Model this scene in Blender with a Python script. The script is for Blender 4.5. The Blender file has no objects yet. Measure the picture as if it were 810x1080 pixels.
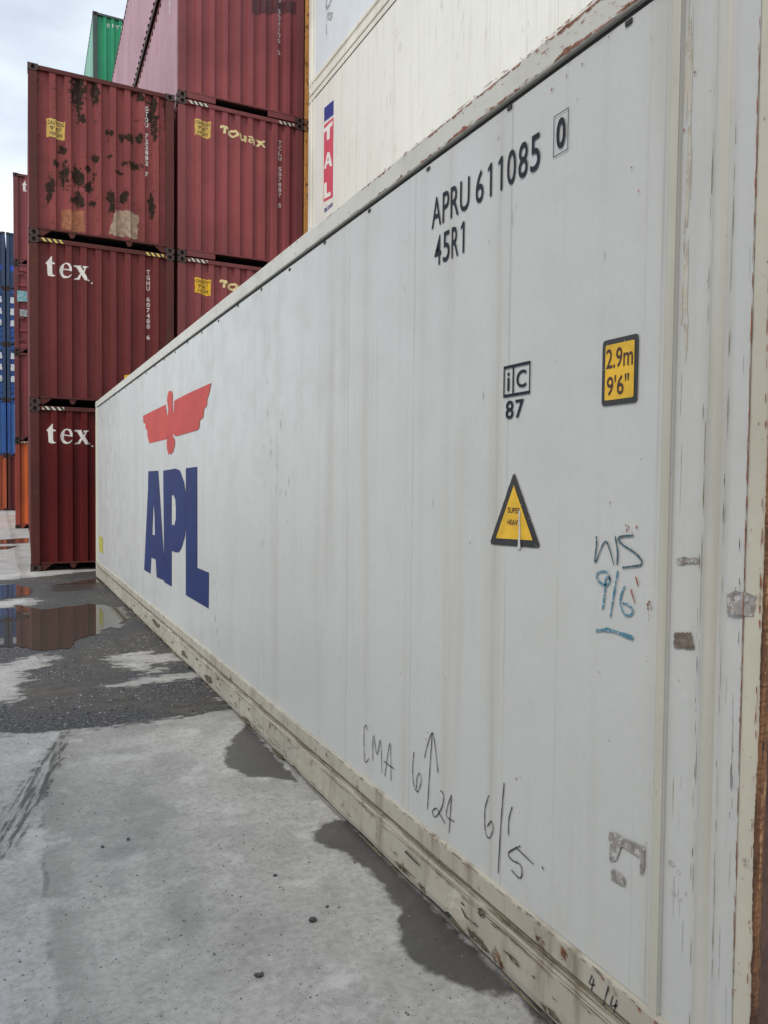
import bpy, bmesh, math, random
import numpy as np
from mathutils import Vector, Matrix, noise as mnoise

# measured world coordinates (metres) of outlines of stains, lettering and marks
D = {}
D['eagle'] = [[(7.6327,2.3152),(6.9978,2.3237),(6.3637,2.3273),(6.3073,2.222),(6.263,2.2208),(6.2411,2.2755),(6.2965,2.3613),(6.2744,2.4113),(6.2087,2.4409),(6.112,2.4328),(6.0435,2.4041),(6.0377,2.2292),(5.9963,2.2259),(5.976,2.3246),(5.9251,2.3304),(5.3025,2.3374),(4.634,2.3354),(4.6722,2.2849),(4.7218,2.2428),(4.7506,2.2349),(4.7719,2.1739),(4.8531,2.161),(4.8752,2.1051),(4.8978,2.0912),(4.9941,2.0815),(5.0054,2.0262),(5.0606,2.007),(5.4308,2.0033),(5.8536,1.9997),(5.9442,2.0044),(6.0163,2.0308),(6.058,2.0212),(5.9441,1.9681),(5.9439,1.9148),(6.0054,1.885),(6.0157,1.8574),(6.068,1.8656),(6.0996,1.8384),(6.1747,1.8561),(6.2401,1.8449),(6.2733,1.8838),(6.3067,1.8961),(6.3125,1.9746),(6.2295,2.026),(6.2515,2.0183),(6.3181,1.995),(7.249,1.9957),(7.312,2.0462),(7.3687,2.0869),(7.3543,2.1365),(7.4843,2.1698),(7.4695,2.2135),(7.6179,2.2428)]]
D['apl_a'] = [[(7.3053,1.6981),(6.7477,1.6981),(6.6847,1.5239),(6.4556,0.8391),(6.4405,0.6207),(6.8284,0.6082),(6.8772,0.7847),(7.1307,0.783),(7.1835,0.6056),(7.5692,0.6061),(7.4353,1.0926),(7.324,1.502)],[(7.0013,1.3687),(6.9429,1.2435),(6.9265,1.0309),(7.0698,1.031)]]
D['apl_p'] = [[(6.4863,1.6951),(5.9047,1.7073),(5.7285,1.6863),(5.5657,1.5858),(5.4894,1.4831),(5.4766,1.2777),(5.5221,1.1202),(5.6521,1.006),(5.7747,0.9531),(5.9342,0.9422),(6.087,0.9432),(6.086,0.6068),(6.4405,0.606),(6.4559,1.1173)],[(6.0885,1.4624),(5.995,1.464),(5.9165,1.4218),(5.8968,1.3407),(5.9029,1.2451),(5.9612,1.1875),(6.0877,1.1864)]]
D['apl_l'] = [[(5.4907,1.704),(5.0882,1.7103),(5.0714,0.8878),(4.6925,0.8892),(4.699,0.6109),(5.4842,0.6077)]]
D['black_strokes'] = [[(1.8956,0.5027),(1.9105,0.5197),(1.9294,0.4958),(1.9303,0.4254),(1.9214,0.3582),(1.9019,0.3593),(1.8785,0.3822)],[(1.8407,0.3853),(1.8387,0.4966),(1.8,0.4251),(1.77,0.497),(1.7534,0.3632)],[(1.7267,0.3573),(1.6828,0.5121),(1.6706,0.3591)],[(1.737,0.4172),(1.6466,0.4157)],[(1.4823,0.5412),(1.4919,0.4695),(1.4789,0.4074),(1.4485,0.3959),(1.4239,0.4463),(1.4393,0.4708),(1.4572,0.4437),(1.4599,0.4002)],[(1.3746,0.3535),(1.361,0.5149),(1.3471,0.6544)],[(1.401,0.5427),(1.3809,0.6),(1.3472,0.6562),(1.3291,0.6255),(1.3025,0.5208)],[(1.284,0.4611),(1.2605,0.4522),(1.2725,0.403),(1.3151,0.35),(1.3395,0.3602),(1.3091,0.3841),(1.2748,0.3663),(1.248,0.3524)],[(1.2091,0.4752),(1.2424,0.3883),(1.1876,0.3843)],[(1.2074,0.4723),(1.2213,0.33)],[(0.9813,0.5581),(1.0017,0.5016),(0.997,0.4303),(0.9747,0.4171),(0.9542,0.4564),(0.9655,0.4774),(0.9865,0.4509)],[(0.8988,0.63),(0.9127,0.4818),(0.9226,0.3221)],[(0.8543,0.5709),(0.8704,0.5227),(0.8714,0.471)],[(0.8097,0.464),(0.8698,0.4142),(0.8494,0.4002),(0.808,0.404),(0.8,0.3773),(0.814,0.36),(0.8535,0.3674)],[(0.836,0.4494),(0.7432,0.4356)],[(0.7053,0.4481),(0.6984,0.4403)]]
D['blue_dark'] = [[(0.5071,1.4481),(0.5054,1.425),(0.5094,1.3925),(0.5061,1.3814),(0.4713,1.4375),(0.4398,1.3787)],[(0.4374,1.4545),(0.4277,1.4138),(0.4285,1.3799)],[(0.3736,1.4593),(0.4141,1.4546),(0.425,1.4463),(0.4088,1.4324),(0.3678,1.4155),(0.3445,1.3976),(0.3494,1.3864),(0.3756,1.3804),(0.4098,1.3735)]]
D['blue_light'] = [[(0.4508,1.335),(0.4629,1.3546),(0.4825,1.356),(0.4991,1.3485),(0.5006,1.3344),(0.4815,1.3225),(0.4596,1.3241),(0.4529,1.34),(0.4673,1.3401),(0.4702,1.3045),(0.4774,1.2546)],[(0.4252,1.364),(0.4374,1.3019),(0.4479,1.2392)],[(0.3992,1.3275),(0.4113,1.3019),(0.4133,1.2776),(0.3998,1.2556),(0.3806,1.2536),(0.3703,1.267),(0.386,1.2799),(0.407,1.2819)]]
D['blue_bar'] = [[(0.5004,1.1923),(0.4632,1.2025),(0.4297,1.2029),(0.3673,1.1979)]]
D['rust_ticks'] = [[(0.3633,1.3555),(0.3547,1.3331)],[(0.3791,1.3216),(0.3639,1.2882)]]
D['rail_strokes'] = [[(0.4741,0.2565),(0.4836,0.2296),(0.4617,0.2368)],[(0.4672,0.252),(0.4762,0.2118)],[(0.4129,0.2637),(0.4306,0.201)],[(0.3964,0.248),(0.4035,0.2183),(0.3802,0.2332)],[(0.3821,0.2468),(0.3919,0.2047)]]
D['tri'] = [[(0.8746,1.628),(1.0002,1.3893),(0.739,1.3978)]]
D['residue'] = [[(0.2379,1.2332),(0.2324,1.2365),(0.1886,1.2445),(0.1794,1.2062),(0.2091,1.2024),(0.2369,1.2014)],[(0.0949,1.3484),(0.0712,1.3578),(0.0205,1.3544),(0.0258,1.3088),(0.0743,1.3051),(0.0911,1.3066)],[(0.4364,0.664),(0.4127,0.6766),(0.3857,0.6705),(0.3123,0.6804),(0.3134,0.6144),(0.3256,0.6038),(0.3268,0.6447),(0.3917,0.6478),(0.4104,0.5989),(0.4307,0.5896)],[(0.4267,0.5735),(0.4096,0.5739),(0.376,0.5697),(0.3753,0.5475),(0.4223,0.5423)],[(0.238,1.4155),(0.173,1.4214),(0.1753,1.4102),(0.2318,1.3979)]]
D['flap'] = [[(11.7823,0.7079),(11.2893,0.7108),(11.2356,0.4641),(11.7245,0.4673)]]
D['dots'] = [[(0.9531,0.6494),(0.8438,0.8832)],[(0.5488,0.6404),(0.7327,1.1798)]]
D['seams'] = [[(1.4894,1.6237),(0.6085,0.8055),(0.9703,2.3797),(10.0369,1.688),(3.524,1.639),(3.3004,1.6374),(2.3215,1.63),(1.1292,1.621),(0.6856,1.6177)]]
D['dark_region'] = [(-2.223,12.579),(-1.426,12.251),(-0.569,12.71),(0.13,13.027),(0.158,8.017),(0.043,4.19),(0.011,4.054),(-0.424,4.025),(-0.791,3.984),(-1.12,4.078),(-1.44,4.132),(-1.848,4.212)]
D['isle0'] = [(-1.721,6.165),(-1.437,6.107),(-1.128,6.437),(-0.964,6.279),(-1.072,6.014),(-1.241,5.802),(-1.317,4.931),(-1.439,4.91),(-1.676,4.946)]
D['isle1'] = [(-0.534,6.083),(-0.261,6.127),(0.008,5.919),(0.007,5.674),(-0.262,5.642),(-0.369,5.471),(-0.535,5.655)]
D['isle2'] = [(-0.649,5.072),(-0.421,5.155),(0.076,5.16),(-0.003,4.994),(-0.45,4.98)]
D['isle3'] = [(-1.871,10.136),(-1.43,9.947),(-1.112,10.077),(-0.964,9.747),(-1.111,9.392),(-1.431,9.372),(-1.84,9.322)]
D['isle4'] = [(-1.812,11.923),(-1.427,11.647),(-1.225,11.448),(-1.355,11.064),(-1.793,11.248)]
D['isle5'] = [(-0.38,5.405),(-0.213,5.471),(-0.224,5.333),(-0.382,5.303)]
D['wet0'] = [(-0.322,3.073),(-0.256,3.274),(-0.127,3.527),(0.009,3.689),(-0.034,2.652),(-0.13,2.755),(-0.25,2.841)]
D['wet1'] = [(-0.215,2.022),(-0.147,2.122),(-0.041,2.168),(0.015,2.119),(-0.005,0.742),(-0.023,0.788),(-0.114,0.862),(-0.181,0.95),(-0.229,1.074),(-0.225,1.186),(-0.176,1.292),(-0.121,1.365),(-0.101,1.617),(-0.124,1.844)]
D['wet2'] = [(-0.013,0.797),(0.016,0.759),(-0.008,0.419),(-0.067,0.599)]
D['puddle0'] = [(-2.019,8.973),(-1.638,9.308),(-1.286,9.231),(-1.216,9.518),(-0.969,8.942),(-0.688,9.128),(-0.342,9.223),(-0.183,8.83),(-0.033,8.845),(-0.063,8.045),(-0.248,7.55),(-0.442,7.401),(-0.669,7.016),(-0.891,6.634),(-1.119,6.649),(-1.322,6.922),(-1.436,6.837),(-1.666,6.682),(-1.895,6.787)]
D['puddle1'] = [(-1.931,11.742),(-1.427,11.589),(-1.197,11.551),(-1.008,11.025),(-1.08,10.344),(-1.27,10.236),(-1.43,10.123),(-1.874,10.225)]
D['puddle2'] = [(-0.741,11.246),(-0.369,11.565),(0.007,11.922),(0.054,10.689),(-0.246,10.597),(-0.705,10.581)]
D['puddle3'] = [(-2.065,20.978),(-1.411,21.274),(-0.949,21.666),(-0.723,21.779),(-0.778,20.033),(-1.202,19.861),(-2.029,19.692)]
D['puddle4'] = [(-2.012,19.104),(-1.414,19.032),(-1.048,19.046),(-1.26,18.28),(-1.975,17.769)]
D['tyre'] = [(-1.1,4.049),(-1.036,4.079),(-1.093,3.622),(-1.242,2.972),(-1.369,2.545),(-1.51,2.268),(-1.604,2.566),(-1.442,2.915),(-1.325,3.315),(-1.216,3.681)]
D['tyre2'] = [(-1.267,2.984),(-1.36,2.639),(-1.443,2.488),(-1.443,2.553),(-1.381,2.701),(-1.291,3.032)]
D['joint'] = [(-1.125,4.001),(-1.262,2.921),(-1.284,2.157),(-1.307,1.299)]
D['damp'] = [(-0.961,3.029),(-0.764,3.074),(-0.681,2.523),(-0.724,2.137),(-0.676,1.782),(-0.828,1.46),(-0.949,1.409),(-0.93,1.763),(-1.048,2.295)]
D['pebbles'] = [(-0.438,1.441),(-0.697,1.236),(-0.709,1.237),(-0.458,1.8),(-0.94,2.375),(-1.049,2.351),(-0.357,1.502)]
D['bottom_dents'] = [2.787,1.158,2.347]
D['tex_t'] = [(0.262,5.362),(0.338,5.457),(0.353,5.479),(0.366,5.478),(0.366,5.388),(0.413,5.37),(0.407,5.349),(0.368,5.347),(0.37,5.195),(0.38,5.165),(0.417,5.159),(0.409,5.144),(0.362,5.132),(0.317,5.143),(0.297,5.164),(0.288,5.341)]
D['tex_e_out'] = [(0.532,5.149),(0.5,5.199),(0.483,5.267),(0.502,5.34),(0.547,5.389),(0.594,5.404),(0.653,5.393),(0.682,5.337),(0.687,5.267),(0.679,5.263),(0.546,5.284),(0.543,5.219),(0.567,5.18),(0.606,5.162),(0.652,5.188),(0.681,5.218),(0.676,5.194),(0.638,5.15),(0.592,5.132)]
D['tex_e_in'] = [(0.549,5.302),(0.644,5.287),(0.636,5.345),(0.599,5.383),(0.562,5.372)]
D['tex_x'] = [(0.708,5.381),(0.746,5.392),(0.84,5.388),(0.826,5.369),(0.874,5.293),(0.888,5.341),(0.86,5.354),(0.864,5.378),(0.964,5.392),(0.953,5.37),(0.915,5.353),(0.888,5.269),(0.947,5.177),(0.988,5.148),(0.92,5.133),(0.879,5.145),(0.887,5.157),(0.839,5.22),(0.809,5.153),(0.82,5.146),(0.718,5.135),(0.726,5.156),(0.772,5.17),(0.823,5.255),(0.764,5.352),(0.719,5.363)]
D['a3_caution'] = [(0.29,7.838),(0.583,7.824),(0.574,7.515),(0.289,7.517)]
D['a3_text'] = [(1.919,8.417),(1.993,7.143)]
D['a2_text'] = [(1.951,5.476),(2.017,4.19)]
D['a3_patch1'] = [(0.523,6.32),(0.893,6.336),(0.891,5.973),(0.522,5.978)]
D['a3_patch2'] = [(1.417,6.444),(1.661,6.487),(1.809,6.428),(1.792,6.0),(1.303,6.006),(1.352,6.215)]
D['a2_yellow'] = [(1.558,3.512),(1.673,3.538),(1.673,3.246),(1.557,3.238)]
D['a3_stains'] = [(0.792,8.409,0.108,0.358),(1.071,8.478,0.063,0.23),(0.852,7.935,0.078,0.082),(1.844,8.534,0.066,0.067),(2.061,8.383,0.084,0.272),(2.094,8.05,0.051,0.239),(0.543,7.33,0.061,0.081),(0.572,6.931,0.076,0.228),(0.786,6.94,0.093,0.164),(0.972,6.763,0.063,0.083),(0.8,6.533,0.109,0.131),(0.344,6.692,0.06,0.129),(0.328,6.48,0.045,0.097),(1.068,7.293,0.063,0.083),(1.323,7.794,0.064,0.066),(1.532,7.774,0.065,0.067),(1.679,7.772,0.082,0.067),(1.827,7.788,0.066,0.085),(1.45,7.121,0.097,0.033),(1.744,7.297,0.116,0.068),(1.563,6.723,0.065,0.118),(1.337,6.664,0.064,0.1),(1.352,6.5,0.048,0.134),(2.044,6.64,0.051,0.206),(2.349,8.365,0.086,0.309),(0.436,7.082,0.045,0.065),(0.057,8.386,0.088,0.222),(2.384,6.908,0.069,0.26),(0.958,7.089,0.047,0.066),(1.051,6.976,0.032,0.066),(1.034,6.51,0.047,0.066),(1.548,7.308,0.049,0.05),(1.306,7.375,0.048,0.033),(1.713,8.636,0.049,0.101),(0.06,6.238,0.059,0.321)]
D['b3_caution'] = [(0.318,8.369),(0.612,8.367),(0.604,8.057),(0.319,8.073)]
D['b3_touax'] = [(0.802,8.357),(1.684,8.191)]
D['b3_t'] = [(0.799,8.358),(0.96,8.339),(0.951,8.291),(0.903,8.294),(0.889,8.201),(0.842,8.202),(0.856,8.302),(0.799,8.307)]
D['b3_o'] = [(0.942,8.247),(1.039,8.32),(1.148,8.304),(1.143,8.222),(1.028,8.174),(0.947,8.184)]
D['b3_text'] = [(1.945,8.321),(2.022,7.007)]
D['b4_text'] = [(1.907,11.389),(1.994,9.943)]
D['b4_patch'] = [(1.385,10.871),(2.632,11.245),(2.636,10.838),(1.386,10.568)]
D['b2_caution'] = [(0.323,5.439),(0.62,5.426),(0.611,5.121),(0.324,5.156)]
D['d4_t'] = [(0.233,11.388),(0.371,11.017)]
D['d2_teal'] = [(0.072,7.812),(0.35,7.445)]
D['d2_grey'] = [(0.152,7.206),(0.347,6.981)]
D['d4_all'] = [(-0.015,11.643),(-0.033,8.839),(-0.052,5.828),(-0.071,2.947),(-0.089,0.138)]
D['green_text'] = [(0.5,17.155),(0.93,17.023)]
D['tal_blue'] = [[(11.4461,8.2108),(11.0251,8.1637),(11.0198,7.914),(11.4411,7.9705)]]
D['tal_red'] = [[(11.4399,7.9124),(11.0189,7.8737),(11.031,6.523),(11.4554,6.5725)]]
D['tal_t'] = [[(11.4384,7.8412),(11.0636,7.8348),(11.068,7.7559),(11.1724,7.7609),(11.1808,7.5727),(11.3062,7.5937),(11.3099,7.7692),(11.4369,7.7674)]]
D['tal_a'] = [[(11.2765,7.3791),(11.1759,7.3381),(11.0594,7.0672),(11.1708,7.0985),(11.1969,7.161),(11.3101,7.1788),(11.3342,7.1197),(11.4239,7.1426)],[(11.2858,7.223),(11.2105,7.2142),(11.2372,7.2965)]]
D['tal_l'] = [[(11.4185,6.8864),(11.3037,6.8757),(11.2868,6.6709),(11.1242,6.6499),(11.1227,6.5822),(11.4129,6.6153)]]
D['tal_small'] = [[(11.4105,6.5),(11.0294,6.45),(11.0274,6.3526),(11.4079,6.3751)]]
D['upper_marks'] = [[(11.3959,9.9156),(11.0614,9.8588),(11.1076,10.1068),(11.4007,10.1451)],[(11.3911,9.6859),(11.0973,9.6246)]]
D['tal_seams'] = [[(12.1833,8.8061),(11.9945,8.7549),(9.159,8.7989),(12.1314,8.5769),(8.7066,8.5468),(11.9907,8.5662)]]
D['scrapes'] = [[(1.2924,0.0526),(1.3028,0.0476),(1.3421,0.0423),(1.3909,0.0399),(1.4118,0.0525),(1.3987,0.059),(1.3616,0.0612),(1.3209,0.0722),(1.2799,0.0634)],[(1.0657,0.0958),(1.101,0.0884),(1.134,0.082),(1.1773,0.0945),(1.2006,0.0965),(1.1918,0.1041),(1.1618,0.106),(1.1121,0.1145),(1.0851,0.1028)],[(0.9403,0.0527),(0.9636,0.0431),(1.0085,0.0441),(1.0499,0.0463),(1.0587,0.053),(1.079,0.059),(1.0267,0.067),(0.9966,0.0664),(0.9652,0.0597)],[(0.5859,0.0448),(0.6119,0.0412),(0.6357,0.0386),(0.6646,0.0359),(0.6769,0.0439),(0.6888,0.0501),(0.6516,0.0533),(0.6254,0.0574),(0.6104,0.051)],[(0.977,0.1585),(0.9875,0.1501),(0.9989,0.1428),(1.0141,0.1457),(1.0086,0.1575),(1.0152,0.1663),(0.9941,0.1746),(0.9804,0.1741),(0.9767,0.1635)],[(2.4616,-0.1745),(2.4894,-0.1858),(2.5248,-0.1818),(2.5636,-0.1841),(2.6175,-0.183),(2.5902,-0.1766),(2.5716,-0.1693),(2.5157,-0.1705),(2.487,-0.1708)],[(2.9452,0.0207),(3.0005,0.011),(3.0474,-0.0027),(3.0803,0.0075),(3.1303,0.0176),(3.1296,0.0282),(3.0546,0.0347),(3.0086,0.036),(2.967,0.0355)],[(3.5686,0.0335),(3.6293,0.0255),(3.6642,0.0221),(3.7198,0.0129),(3.7218,0.032),(3.7467,0.0424),(3.6949,0.0493),(3.6194,0.055),(3.5743,0.0482)],[(4.5368,0.0738),(4.6023,0.0556),(4.6623,0.0448),(4.7224,0.0547),(4.7775,0.069),(4.7551,0.0851),(4.6704,0.0985),(4.5839,0.1051),(4.5276,0.0811)],[(5.3471,0.087),(5.4096,0.08),(5.4914,0.0748),(5.609,0.0659),(5.581,0.0853),(5.5976,0.1002),(5.5107,0.1205),(5.4588,0.1002),(5.3717,0.0949)],[(6.6091,0.1363),(6.7024,0.1143),(6.8242,0.1105),(6.9352,0.1254),(6.9876,0.1355),(6.9685,0.1563),(6.8325,0.1665),(6.7559,0.1535),(6.6412,0.1549)],[(1.4706,0.0499),(1.51,0.0462),(1.5352,0.0429),(1.5685,0.0422),(1.6098,0.0516),(1.5965,0.0555),(1.5716,0.0582),(1.5268,0.0594),(1.4819,0.0532)],[(0.79,0.0986),(0.7844,0.094),(0.8195,0.091),(0.8483,0.0983),(0.8725,0.1011),(0.855,0.1049),(0.8376,0.1085),(0.8109,0.1087),(0.7947,0.1015)]]
D['cam'] = {'f': 788.49, 'loc': (-1.4381, -1.0221, 1.5815), 'R': (0.888831, -0.458103, 0.010991), 'U': (0.006986, 0.037528, 0.999271), 'F': (0.458182, 0.888106, -0.036556)}

S = bpy.context.scene
COL = S.collection
R_ = math.radians

# ------------------------------------------------------------------ camera
cam_d = bpy.data.cameras.new('camera'); cam = bpy.data.objects.new('camera', cam_d); COL.objects.link(cam)
cam_d.sensor_fit = 'HORIZONTAL'; cam_d.sensor_width = 36.0
cam_d.lens = 36.0 * D['cam']['f'] / 810.0
cam_d.clip_start = 0.05; cam_d.clip_end = 3000
_r, _u, _f = (Vector(D['cam'][k]) for k in 'RUF')
_m = Matrix((( _r.x, _u.x, -_f.x, D['cam']['loc'][0]), (_r.y, _u.y, -_f.y, D['cam']['loc'][1]), (_r.z, _u.z, -_f.z, D['cam']['loc'][2]), (0, 0, 0, 1)))
cam.matrix_world = _m
S.camera = cam

# ------------------------------------------------------------------ light
SUN_EL, SUN_AZ = R_(50), R_(-118)          # azimuth measured from +Y towards +X
SUN_STRENGTH, SUN_ANGLE, SKY_STRENGTH, EXPOSURE = 1.5, 12.0, 0.10, 0.24
world = bpy.data.worlds.new('World'); S.world = world; world.use_nodes = True
wn, wl = world.node_tree.nodes, world.node_tree.links
wn.clear()
wo = wn.new('ShaderNodeOutputWorld'); bg = wn.new('ShaderNodeBackground'); bg.inputs['Strength'].default_value = SKY_STRENGTH
sky = wn.new('ShaderNodeTexSky'); sky.sky_type = 'NISHITA'; sky.sun_disc = False
sky.sun_elevation = SUN_EL; sky.sun_rotation = SUN_AZ; sky.air_density = 1.0; sky.dust_density = 2.0
tc = wn.new('ShaderNodeTexCoord'); mp = wn.new('ShaderNodeMapping'); mp.inputs['Scale'].default_value = (1.2, 1.2, 2.6)
cn = wn.new('ShaderNodeTexNoise'); cn.inputs['Scale'].default_value = 1.7; cn.inputs['Detail'].default_value = 7; cn.inputs['Roughness'].default_value = .52
cr = wn.new('ShaderNodeValToRGB'); cr.color_ramp.elements[0].position = .36; cr.color_ramp.elements[1].position = .62
cr.color_ramp.elements[0].color = (.42, .42, .42, 1); cr.color_ramp.elements[1].color = (.97, .97, .97, 1)
mx = wn.new('ShaderNodeMixRGB'); mx.inputs['Color2'].default_value = (10.0, 10.8, 11.6, 1)
wl.new(tc.outputs['Generated'], mp.inputs['Vector']); wl.new(mp.outputs['Vector'], cn.inputs['Vector'])
wl.new(cn.outputs['Fac'], cr.inputs['Fac']); wl.new(cr.outputs['Color'], mx.inputs['Fac'])
wl.new(sky.outputs['Color'], mx.inputs['Color1']); wl.new(mx.outputs['Color'], bg.inputs['Color']); wl.new(bg.outputs['Background'], wo.inputs['Surface'])

sun_d = bpy.data.lights.new('sun', 'SUN'); sun_d.energy = SUN_STRENGTH; sun_d.angle = R_(SUN_ANGLE); sun_d.color = (1.0, .95, .87)
sun = bpy.data.objects.new('sun', sun_d); COL.objects.link(sun)
_d = Vector((math.sin(SUN_AZ) * math.cos(SUN_EL), math.cos(SUN_AZ) * math.cos(SUN_EL), math.sin(SUN_EL)))
sun.rotation_euler = _d.to_track_quat('Z', 'Y').to_euler(); sun.location = (-20, 0, 30)
vs = S.view_settings; vs.view_transform = 'Standard'; vs.look = 'None'; vs.exposure = EXPOSURE; vs.gamma = 1; vs.use_curve_mapping = False
S.cycles.max_bounces = 6

# ------------------------------------------------------------------ node helper
class NT:
    def __init__(s, name):
        s.m = bpy.data.materials.new(name); s.m.use_nodes = True
        s.n, s.l = s.m.node_tree.nodes, s.m.node_tree.links; s.n.clear()
        s.out = s.n.new('ShaderNodeOutputMaterial'); s.b = s.n.new('ShaderNodeBsdfPrincipled'); s.l.new(s.b.outputs[0], s.out.inputs[0])
        g = s.n.new('ShaderNodeNewGeometry'); s.pos = g.outputs['Position']; s.isl = g.outputs['Random Per Island']
    def inp(s, sock, v):
        if isinstance(v, bpy.types.NodeSocket): s.l.new(v, sock)
        elif isinstance(v, (tuple, list)) and len(v) == 3 and sock.type == 'RGBA': sock.default_value = (*v, 1)
        else: sock.default_value = v
    def mapping(s, scale, loc=(0, 0, 0), rz=0.0, kind='POINT'):
        k = s.n.new('ShaderNodeMapping'); k.vector_type = kind; s.l.new(s.pos, k.inputs['Vector']); k.inputs['Scale'].default_value = scale; k.inputs['Location'].default_value = loc; k.inputs['Rotation'].default_value = (0, 0, rz)
        return k.outputs[0]
    def noise(s, scale, detail=4, rough=.55, vec=None):
        k = s.n.new('ShaderNodeTexNoise'); s.l.new(vec or s.pos, k.inputs['Vector'])
        k.inputs['Scale'].default_value = scale; k.inputs['Detail'].default_value = detail; k.inputs['Roughness'].default_value = rough
        return k.outputs['Fac']
    def voronoi(s, scale, vec=None, feature='F1', out='Distance'):
        k = s.n.new('ShaderNodeTexVoronoi'); k.feature = feature; s.l.new(vec or s.pos, k.inputs['Vector']); k.inputs['Scale'].default_value = scale
        return k.outputs[out]
    def math(s, op, a, b=0.0, c=None, clamp=False):
        k = s.n.new('ShaderNodeMath'); k.operation = op; k.use_clamp = clamp
        s.inp(k.inputs[0], a); s.inp(k.inputs[1], b)
        if c is not None: s.inp(k.inputs[2], c)
        return k.outputs[0]
    def step(s, v, lo, hi, a=0.0, b=1.0):
        k = s.n.new('ShaderNodeMapRange'); k.interpolation_type = 'SMOOTHSTEP'
        s.inp(k.inputs['Value'], v); k.inputs['From Min'].default_value = lo; k.inputs['From Max'].default_value = hi
        k.inputs['To Min'].default_value = a; k.inputs['To Max'].default_value = b
        return k.outputs[0]
    def mix(s, f, a, b, mode='MIX'):
        k = s.n.new('ShaderNodeMixRGB'); k.blend_type = mode
        s.inp(k.inputs['Fac'], f); s.inp(k.inputs['Color1'], a); s.inp(k.inputs['Color2'], b)
        return k.outputs[0]
    def attr(s, name):
        k = s.n.new('ShaderNodeAttribute'); k.attribute_name = name; return k.outputs['Fac']
    def bump(s, h, strength, dist, nrm=None):
        k = s.n.new('ShaderNodeBump'); k.inputs['Strength'].default_value = strength; k.inputs['Distance'].default_value = dist
        s.l.new(h, k.inputs['Height'])
        if nrm: s.l.new(nrm, k.inputs['Normal'])
        return k.outputs[0]
    def sep(s):
        k = s.n.new('ShaderNodeSeparateXYZ'); s.l.new(s.pos, k.inputs[0]); return k.outputs
    def done(s, col, rough, nrm=None, metal=0.0, spec=None):
        s.inp(s.b.inputs['Base Color'], col); s.inp(s.b.inputs['Roughness'], rough); s.inp(s.b.inputs['Metallic'], metal)
        if nrm: s.l.new(nrm, s.b.inputs['Normal'])
        if spec is not None: s.b.inputs['Specular IOR Level'].default_value = spec
        return s.m

def painted(name, base, dirt=(.09, .075, .055), dirt_amt=.35, rust=0.0, rough=.5, stain_col=None, mottle=.12, streak=(7, 7, .4), scuff=0.0, dent=.012, seams=False, spec=None):
    """weathered paint on steel: faded mottling, rain streaks, scuffs and rust that breaks through where noise (or the stain attribute) is high"""
    t = NT(name)
    big = t.noise(.8, 5); mid = t.noise(5, 6); fine = t.noise(45, 3)
    c = t.mix(t.step(big, .3, .7), tuple(x * (1 - mottle) for x in base), tuple(min(1, x * (1 + mottle)) for x in base))
    c = t.mix(t.step(mid, .45, .75, 0, .25 * dirt_amt + .04), c, tuple(.5 * x + .5 * y for x, y in zip(base, dirt)))
    st = t.noise(1, 6, .6, t.mapping(streak))
    c = t.mix(t.step(st, .5, .78, 0, dirt_amt), c, dirt)
    if scuff:
        sc = t.noise(1, 8, .72, t.mapping((9, 9, 2.2), (3, 1, 7))); c = t.mix(t.math('MULTIPLY', t.step(sc, .66, .70, 0, scuff), t.step(big, .4, .55)), c, (.16, .16, .15))
        sp = t.noise(30, 4, .6); c = t.mix(t.step(sp, .715, .735, 0, scuff), c, (.10, .07, .05))
    if seams:
        y = t.sep()[1]
        for per, off, w, amt in ((.61, .0, .006, .42), (.305, .1, .004, .20), (.87, .33, .012, .14), (1.37, .6, .06, .05), (.473, .2, .02, .05)):
            f = t.math('FRACT', t.math('DIVIDE', t.math('ADD', y, off), per))
            d = t.math('MULTIPLY', t.math('ABSOLUTE', t.math('SUBTRACT', f, .5)), per)
            k = t.math('MULTIPLY', t.step(d, w * .35, w, amt, 0), t.step(t.noise(1, 4, .6, t.mapping((3, 5, .8), (2, 0, 1))), .38, .6, .1, 1))
            c = t.mix(k, c, (.27, .255, .205))
    a = t.attr('stain')
    rn = t.noise(11, 9, .68)
    rv = t.math('ADD', t.math('ADD', rn, rust), t.math('MULTIPLY', t.math('MULTIPLY', a, t.math('ADD', -.25, t.math('ADD', t.math('MULTIPLY', rn, 1.2), t.math('MULTIPLY', t.noise(34, 5, .7), 1.3)))), .42))
    rm = t.step(rv, .63, .72)
    rc = t.mix(t.step(t.noise(24, 5), .35, .7), (.05, .018, .010), (.20, .075, .026))
    if stain_col: rc = t.mix(t.step(t.noise(18, 5), .4, .7), stain_col, tuple(min(1, x * 1.9) for x in stain_col))
    halo = t.step(rv, .58, .66, 0, .35)
    c = t.mix(halo, c, tuple(.55 * x + .45 * y for x, y in zip(base, (.16, .07, .03))))
    c = t.mix(rm, c, rc)
    c = t.mix(t.step(fine, .3, .7, 0, .08), c, tuple(x * .6 for x in base))
    rg = t.math('ADD', t.step(mid, .3, .7, rough - .06, rough + .1), t.math('MULTIPLY', rm, .3), clamp=True)
    nb = t.bump(big, .5, dent) if dent else None
    nb = t.bump(fine, .12, .002, nb)
    nb = t.bump(rm, .3, .002, nb)
    return t.done(c, rg, nb, spec=spec)

def plain(name, col, rough=.5, metal=0.0, var=.15, scale=14, wear=None, spec=None):
    t = NT(name)
    c = t.mix(t.step(t.noise(scale, 5), .3, .7), tuple(x * (1 - var) for x in col), tuple(min(1, x * (1 + var)) for x in col))
    if wear: c = t.mix(t.step(t.noise(wear[2] if len(wear) > 2 else 38, 8, .7), wear[1], wear[1] + .04), c, wear[0])
    return t.done(c, rough, t.bump(t.noise(60, 3), .15, .001), metal, spec)

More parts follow.
